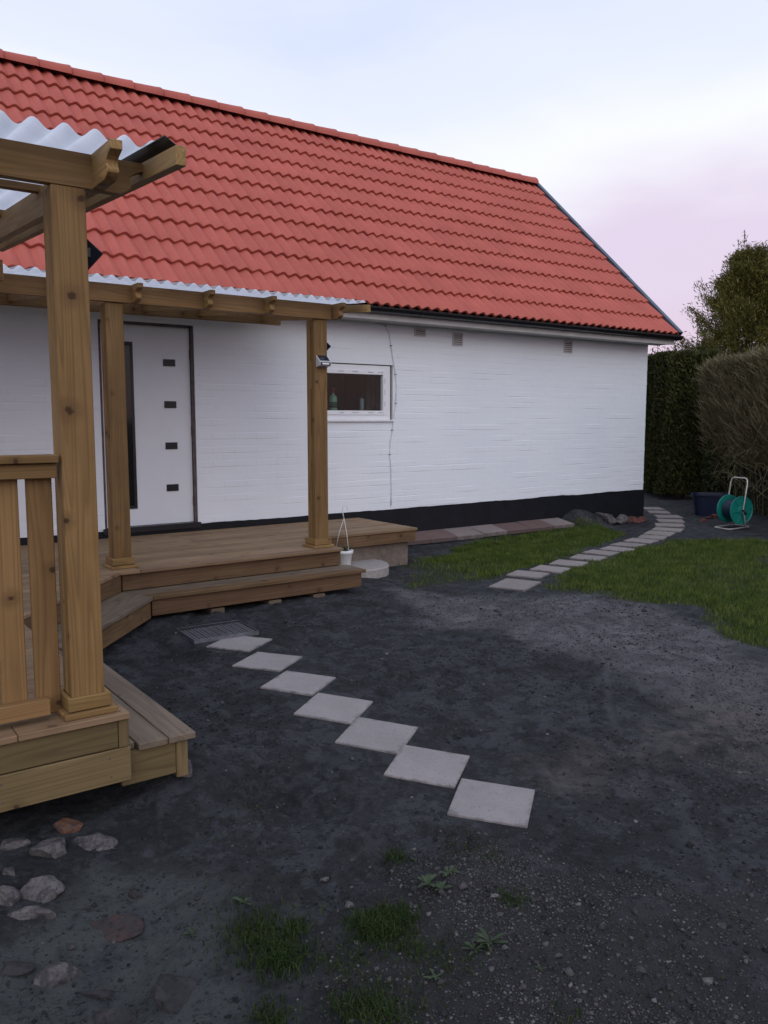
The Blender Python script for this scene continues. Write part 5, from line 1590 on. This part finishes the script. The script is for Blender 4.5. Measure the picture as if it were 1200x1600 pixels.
P1 = nopath(scatter(LAWN_R, 240000, 1, 0.14, 0.55, dR)); P2 = nopath(scatter(LAWN_L, 170000, 2, 0.16, 0.5, dL))
sxy = np.array([prj(p) for p in P1[::1]]) if len(P1) else np.zeros((0, 2))
P1 = P1[(sxy[:, 0] < 1420) & (sxy[:, 1] > 700)]
tag(blades('lawn_grass', P1, 0.042, 0.0085, M_GRASS, 3, 0.7), 'mown green lawn right of the garden path', 'grass', None, 'stuff')
tag(blades('grass_strip', P2, 0.048, 0.0085, M_GRASS, 4, 0.7), 'patchy green grass strip between path and house', 'grass', None, 'stuff')
TUFTS = [(400, 1462, 0.13, 800, 0.050), (440, 1500, 0.11, 900, 0.055), (462, 1455, 0.06, 200, 0.05), (585, 1455, 0.10, 1100, 0.058), (620, 1440, 0.09, 700, 0.05), (640, 1478, 0.10, 350, 0.035), (540, 1505, 0.11, 260, 0.035), (700, 1500, 0.12, 260, 0.03), (590, 1592, 0.15, 700, 0.05), (555, 1575, 0.08, 250, 0.05), (420, 1592, 0.09, 380, 0.042), (800, 1408, 0.06, 260, 0.026), (617, 1340, 0.06, 260, 0.032),
         (720, 1328, 0.13, 230, 0.020), (770, 1338, 0.08, 150, 0.02), (400, 1425, 0.2, 110, 0.04), (880, 1590, 0.07, 60, 0.035), (330, 1300, 0.18, 40, 0.025), (1050, 1470, 0.3, 90, 0.018), (990, 1530, 0.25, 80, 0.018), (650, 1560, 0.2, 130, 0.03), (480, 1420, 0.2, 70, 0.04), (395, 1262, 0.07, 90, 0.016)]
TUFTS = [(a, b, r * 0.95, int(n * 0.7), h * 0.75) for (a, b, r, n, h) in TUFTS]
TP = []; TH_ = []
for (a, b, r, n, h) in TUFTS:
    c = onground(a, b); q = nr.normal(0, 0.5, (n, 2)) * r; x = c[0] + q[:, 0]; y = c[1] + q[:, 1]; TP.append(np.stack([x, y, gh(x, y)], 1)); TH_.append(np.full(n, h))
tag(blades('grass_tufts', np.concatenate(TP), np.concatenate(TH_), 0.0038, M_TUFT, 6, 0.9, 2), 'loose grass tufts growing in the foreground dirt', 'grass', None, 'stuff')


def weed(px_, py_, s, nl, label, seed):
    p = onground(px_, py_); r = random.Random(seed); e = MB()
    for k in range(int(nl * 1.9)):
        a = r.uniform(0, 2 * math.pi); l = s * 0.58 * r.uniform(0.35, 1.2); wd = l * r.uniform(0.09, 0.20); el = r.uniform(0.1, 1.0)
        d = Vector((math.cos(a), math.sin(a), 0)); sd = Vector((-math.sin(a), math.cos(a), 0)); o = len(e.v)
        for t, ww in ((0.0, 0.1), (0.3, 0.6), (0.6, 1.0), (0.85, 0.6), (1.0, 0.04)):
            c = Vector(p) + d * l * t * math.cos(el * 0.6) + Vector((0, 0, 0.004 + l * (math.sin(el) * t - 0.5 * el * t * t)))
            wv = wd * ww * (1 + r.uniform(-0.2, 0.2)); e.v += [tuple(c + sd * wv + Vector((0, 0, wv * 0.3))), tuple(c), tuple(c - sd * wv + Vector((0, 0, wv * 0.3)))]
        for q in range(4):
            b = o + q * 3; e.f += [(b, b + 3, b + 4, b + 1), (b + 1, b + 4, b + 5, b + 2)]
    return tag(e.build('weed', M_WEED, None, True), label, 'weed')


for i, (a, b, s, nl, lab) in enumerate(((700, 1365, 0.085, 9, 'grey green leafy weed at the edge of the grit'), (668, 1384, 0.10, 10, 'wider leafy weed just left of the grey green weed'), (690, 1392, 0.075, 7, 'small weed rosette beneath the two leafy weeds'), (765, 1475, 0.10, 14, 'bright green weed clump right of the grass tufts'),
                                        (742, 1486, 0.07, 8, 'green weed beside the bright weed clump'), (845, 1517, 0.035, 5, 'tiny weed seedling in the lower right grit'), (380, 1412, 0.07, 8, 'low weed above the left grass tuft'), (340, 1312, 0.05, 6, 'small pale weed under the near step'),
                                        (680, 1530, 0.06, 8, 'low weed below the bright green clump'), (300, 1462, 0.06, 7, 'dark weed at the edge of the greenish sand'), (650, 1345, 0.04, 6, 'little weed nearest the slabs'))):
    weed(a, b, s, nl, lab, i)

# ------------------------------------------------------------------ hedges and trees


def leaf_cloud(name, C_, Dn, ln, wd, mat, parent, seed):
    """C_ centres (n,3), Dn unit growth directions; a kite-shaped spray each"""
    r = np.random.default_rng(seed); n = len(C_)
    rv = r.normal(size=(n, 3)); sd = np.cross(Dn, rv); sd /= np.linalg.norm(sd, axis=1)[:, None] + 1e-9
    l = (ln * r.uniform(0.6, 1.4, n))[:, None]; w = (wd * r.uniform(0.6, 1.4, n))[:, None]
    V = np.stack([C_ - Dn * l * 0.5, C_ + sd * w * 0.5, C_ + Dn * l * 0.5, C_ - sd * w * 0.5], 1).reshape(-1, 3)
    F = np.arange(4 * n).reshape(-1, 4); me = mesh_np(V, F, False, name); add_tone(me, r.uniform(0, 1, n), 4); return obj(name, me, mat, parent)


def unit(a):
    return a / (np.linalg.norm(a, axis=1)[:, None] + 1e-9)


# clipped thuja hedge behind the house corner
HA0 = np.array([14.75, 9.9]); HA1 = np.array([17.4, 13.6]); hd_ = HA1 - HA0; HLn = np.linalg.norm(hd_); hd_ = hd_ / HLn; hn_ = np.array([-hd_[1], hd_[0]])   # towards the house
hedge = empty('thuja_hedge', (15.5, 11.1, 0), 'tall dark green clipped thuja hedge behind the house corner', 'hedge')
n = 70000; s = nr.uniform(0, HLn, n); HH = 2.95
u = nr.uniform(0, 1, n); face = u < 0.72
zf = nr.uniform(0.12, HH, n); prof = 0.55 + 0.06 * np.sin(s * 3.1) + 0.05 * np.sin(s * 7.7 + zf * 2) + 0.16 * (fbm(s * 2.2, zf * 2.2, 41, 3) - 0.5)
dep = np.abs(nr.normal(0, 0.07, n))
tw = np.where(face, prof - dep, nr.uniform(-0.55, 0.55, n)); zz = np.where(face, zf, HH - np.abs(nr.normal(0, 0.07, n)) + 0.10 * (fbm(s * 3, tw * 3, 42, 3) - 0.3) + 0.18 * (nr.uniform(0, 1, n) > 0.985))
endm = nr.uniform(0, 1, n) < 0.12; s = np.where(endm, np.abs(nr.normal(0, 0.05, n)), s); tw = np.where(endm, nr.uniform(-0.55, 0.55, n), tw); zz = np.where(endm, zf, zz)
Cn = np.stack([HA0[0] + hd_[0] * s + hn_[0] * tw, HA0[1] + hd_[1] * s + hn_[1] * tw, zz], 1)
Dn = unit(np.stack([hn_[0] * 0.5 * face, hn_[1] * 0.5 * face, 0.7 + 0 * s], 1) + nr.normal(0, 0.5, (n, 3)))
leaf_cloud('foliage', Cn, Dn, 0.085, 0.026, M_THUJA, hedge, 12)
cx, cy = (HA0 + HA1) / 2
MB().box(-HLn / 2 + 0.1, HLn / 2 - 0.1, -0.42, 0.42, 0.1, HH - 0.12).build('light_block_core', M_COREG, hedge, m4=Matrix.Translation((cx, cy, 0)) @ Matrix.Rotation(math.atan2(hd_[1], hd_[0]), 4, 'Z'))  # solid dark box added inside the foliage to block light
for k in range(7):
    q = HA0 + hd_ * (0.4 + k * 0.75); MB().tube([(q[0], q[1], -0.05), (q[0], q[1], 0.6)], 0.05, 7).build('stem', M_BARK, hedge, True)

# bare-twig clipped hedge on the right
TA0 = np.array([10.9, 4.6]); TA1 = np.array([14.35, 9.62]); td = TA1 - TA0; TL = np.linalg.norm(td); td = td / TL; tn = np.array([-td[1], td[0]])
TC0, TC1 = TA0 - tn * 0.55, TA1 - tn * 0.55
twh = empty('bare_twig_hedge', (12.2, 6.5, 0), 'clipped brownish hedge of bare upright twigs behind the hose reel', 'hedge')


def strips(name, P, R0, R1, mat, parent, seed):
    """P (n,k,3) polylines -> thin three-sided twigs"""
    n, k, _ = P.shape; r = np.random.default_rng(seed)
    t = unit((P[:, -1] - P[:, 0])); a = unit(np.cross(t, r.normal(size=(n, 3)))); b = np.cross(t, a)
    V = []
    for j in range(k):
        rad = (R0 + (R1 - R0) * j / (k - 1))
        rad = rad[:, None] if np.ndim(rad) else rad
        for q in range(3):
            an = 2 * np.pi * q / 3; V.append(P[:, j] + (a * math.cos(an) + b * math.sin(an)) * rad)
    V = np.stack(V, 1).reshape(-1, 3); F = []
    base = np.arange(n)[:, None] * (3 * k)
    for j in range(k - 1):
        for q in range(3):
            F.append(base + np.array([[j * 3 + q, j * 3 + (q + 1) % 3, (j + 1) * 3 + (q + 1) % 3, (j + 1) * 3 + q]]))
    F = np.concatenate(F, 0); me = mesh_np(V, F, False, name); add_tone(me, np.tile(r.uniform(0, 1, n), 3 * (k - 1)), 4); return obj(name, me, mat, parent)


TH2 = 2.72


def hedge_pt(s, w, z):
    return np.stack([TC0[0] + td[0] * s + tn[0] * w, TC0[1] + td[1] * s + tn[1] * w, z], 1)


n = 1500                                       # main stems fan from the ground
s0 = nr.uniform(0.25, TL - 0.25, n); w0 = nr.normal(0, 0.10, n); s1 = s0 + nr.normal(0, 0.30, n); w1 = nr.uniform(-0.5, 0.5, n); z1 = nr.uniform(1.3, 2.5, n)
s1 = np.clip(s1, 0.0, TL)
P = np.stack([hedge_pt(s0, w0, 0 * s0), hedge_pt(s0 * 0.7 + s1 * 0.3 + nr.normal(0, 0.03, n), w0 * 0.75 + w1 * 0.25, z1 * 0.4), hedge_pt(s0 * 0.3 + s1 * 0.7 + nr.normal(0, 0.04, n), w0 * 0.35 + w1 * 0.65, z1 * 0.75), hedge_pt(s1, w1, z1)], 1)
strips('stems', P, nr.uniform(0.006, 0.016, n), 0.003, M_TWIG, twh, 1)
n = 36000                                      # fine upright twigs in the outer skin
s0 = nr.uniform(-0.02, TL, n); endr = 0.5 * np.sqrt(np.clip(1 - np.clip((s0 - (TL - 0.45)) / 0.47, 0, 1) ** 2, 0, 1))
z0 = 0.75 + (TH2 - 0.86) * nr.uniform(0, 1, n) ** 0.75
bulge = (0.55 + 0.45 * sstep(0.5, 1.7, z0)); w0 = endr * bulge * np.where(nr.uniform(0, 1, n) < 0.70, 1 - np.abs(nr.normal(0, 0.16, n)), nr.uniform(-1, 1, n))
ln = nr.uniform(0.08, 0.32, n); top = TH2 + 0.05 * np.sin(s0 * 4) + nr.normal(0, 0.055, n) - 0.25 * sstep(TL - 0.5, TL, s0)
z1 = np.minimum(z0 + ln, top); z0 = np.minimum(z0, z1 - 0.08)
kink = np.where(nr.uniform(0, 1, n) < 0.45, 0.20, 0.07); s1 = s0 + nr.normal(0, 1, n) * kink; w1 = np.clip(w0 + nr.normal(0.03, 0.09, n), -0.60, 0.62)
P = np.stack([hedge_pt(s0, w0, z0), hedge_pt((s0 + s1) / 2 + nr.normal(0, 0.012, n), (w0 + w1) / 2, (z0 + z1) / 2), hedge_pt(s1, w1, z1)], 1)
strips('fine_twigs', P, nr.uniform(0.003, 0.0085, n), 0.0028, M_TWIG, twh, 2)
n = 500                                        # loose arching twigs on the face
s0 = nr.uniform(0.3, TL - 0.75, n); z0 = nr.uniform(0.3, 2.0, n); a = nr.normal(0, 0.30, n)
P = np.stack([hedge_pt(s0, 0.25 + 0 * s0, z0), hedge_pt(s0 + a * 0.6, 0.45 + 0 * s0, z0 + 0.2), hedge_pt(s0 + a, 0.56 + nr.uniform(-0.05, 0.08, n), z0 + nr.uniform(-0.1, 0.3, n))], 1)
strips('loose_twigs', P, 0.006, 0.003, M_TWIG, twh, 3)
MB().box(-TL / 2 + 0.2, TL / 2 - 0.35, -0.2, 0.16, 0.0, 2.25).build('light_block_core', M_COREG, twh, m4=Matrix.Translation((*((TC0 + TC1) / 2), 0)) @ Matrix.Rotation(math.atan2(td[1], td[0]), 4, 'Z'), bevel=0.05)  # opaque box added behind the twigs; its dark colour supplies the shaded gaps
n = 14000                                      # withered leaves and buds among the twigs
s0 = nr.uniform(0, TL - 0.1, n); z0 = 0.9 + 1.8 * nr.uniform(0, 1, n); w0 = 0.5 * np.sqrt(np.clip(1 - np.clip((s0 - (TL - 0.45)) / 0.47, 0, 1) ** 2, 0, 1)) * (0.6 + 0.4 * sstep(0.5, 1.7, z0)) * (1 - np.abs(nr.normal(0, 0.10, n)))
leaf_cloud('withered_leaves', hedge_pt(s0, w0, np.minimum(z0, TH2 - 0.03)), unit(nr.normal(0, 1, (n, 3))), 0.035, 0.014, M_TWIG, twh, 6)
n = 16000                                      # dark evergreen growth low on the left end
s0 = TL - np.abs(nr.normal(0, 0.42, n)); z0 = nr.uniform(0.03, 1.5, n); w0 = nr.uniform(-0.45, 0.5, n) * (0.5 + 0.5 * sstep(TL, TL - 0.4, s0))
Cn = hedge_pt(np.minimum(s0, TL + 0.02), w0, z0); leaf_cloud('ivy', Cn, unit(nr.normal(0, 1, (n, 3))), 0.05, 0.035, M_IVY, twh, 4)
n = 5200
s0 = nr.uniform(0.3, TL, n); z0 = np.abs(nr.normal(0, 0.75, n)); w0 = nr.uniform(-0.1, 0.30, n)
leaf_cloud('ivy', hedge_pt(s0, w0, z0), unit(nr.normal(0, 1, (n, 3))), 0.045, 0.03, M_IVY, twh, 5)


def conifer(name, x, y, r, h, seed, label, nb=300, per=330, lop=0.0):
    e = empty(name, (x, y, 0), label, 'tree', 'conifers behind the hedges'); rr = np.random.default_rng(seed)
    MB().tube([(x, y, -0.1), (x + 0.05, y, h * 0.4), (x, y + 0.05, h * 0.97)], [0.16, 0.10, 0.012], 8).build('trunk', M_BARK, e, True)
    C_ = []; D_ = []; br = MB()
    for k in range(nb):
        z = h * (0.08 + 0.90 * rr.uniform(0, 1) ** 0.9); a = rr.uniform(0, 2 * np.pi)
        f = z / h; prof = r * min(1.0, (1 - f) ** 0.62 * 1.18) * rr.uniform(0.55, 1.12); prof = max(prof, 0.08)
        tipz = min(h * 1.0, z + prof * rr.uniform(0.35, 0.9)); d = np.array([math.cos(a), math.sin(a), 0])
        p0 = np.array([x, y, max(0.2, z - 0.2)]); p1 = np.array([x, y, 0]) + d * prof + np.array([0, 0, tipz])
        if k % 4 == 0: br.tube([p0, (p0 * 0.5 + p1 * 0.5) - np.array([0, 0, 0.1]), p1], [0.022, 0.014, 0.004], 5)
        t = rr.uniform(0.25, 1.03, per) ** 0.7; sp = 0.05 + 0.20 * (1.08 - t)[:, None] * rr.uniform(0.6, 1.2)
        c = p0 + (p1 - p0) * t[:, None] + rr.normal(0, 1, (per, 3)) * sp * np.array([1, 1, 0.9]); C_.append(c)
        D_.append(unit(d * 0.55 + np.array([0, 0, 0.65]) + rr.normal(0, 0.42, (per, 3))))
    # leader sprigs
    for k in range(9):
        a = rr.uniform(0, 6.28); rad = rr.uniform(0, 0.38); b = np.array([x + rad * math.cos(a), y + rad * math.sin(a), h * rr.uniform(0.86, 0.98)]); m_ = 60
        t = rr.uniform(0, 1, m_)[:, None]; hh = rr.uniform(0.25, 0.75)
        C_.append(b + np.array([0, 0, hh]) * t + rr.normal(0, 1, (m_, 3)) * (0.10 * (1.1 - t))); D_.append(unit(np.array([0, 0, 0.8]) + rr.normal(0, 0.5, (m_, 3))))
        br.tube([b - np.array([0, 0, 0.4]), b + np.array([0, 0, hh])], [0.012, 0.004], 5)
    br.build('branches', M_BARK, e, True)
    leaf_cloud('crown', np.concatenate(C_), np.concatenate(D_), 0.10, 0.017, M_CONIF, e, seed)
    return e


conifer('conifer_tree', 18.55, 11.1, 1.85, 5.5, 3, 'tall feathery green conifer rising behind the clipped hedges')
conifer('conifer_tree', 18.9, 9.5, 1.6, 5.9, 5, 'conifer cut off by the right edge of the picture', 220, 260)
conifer('conifer_tree', 19.2, 12.7, 1.0, 3.5, 7, 'small conifer between the taller tree and the roof eave', 130, 200)
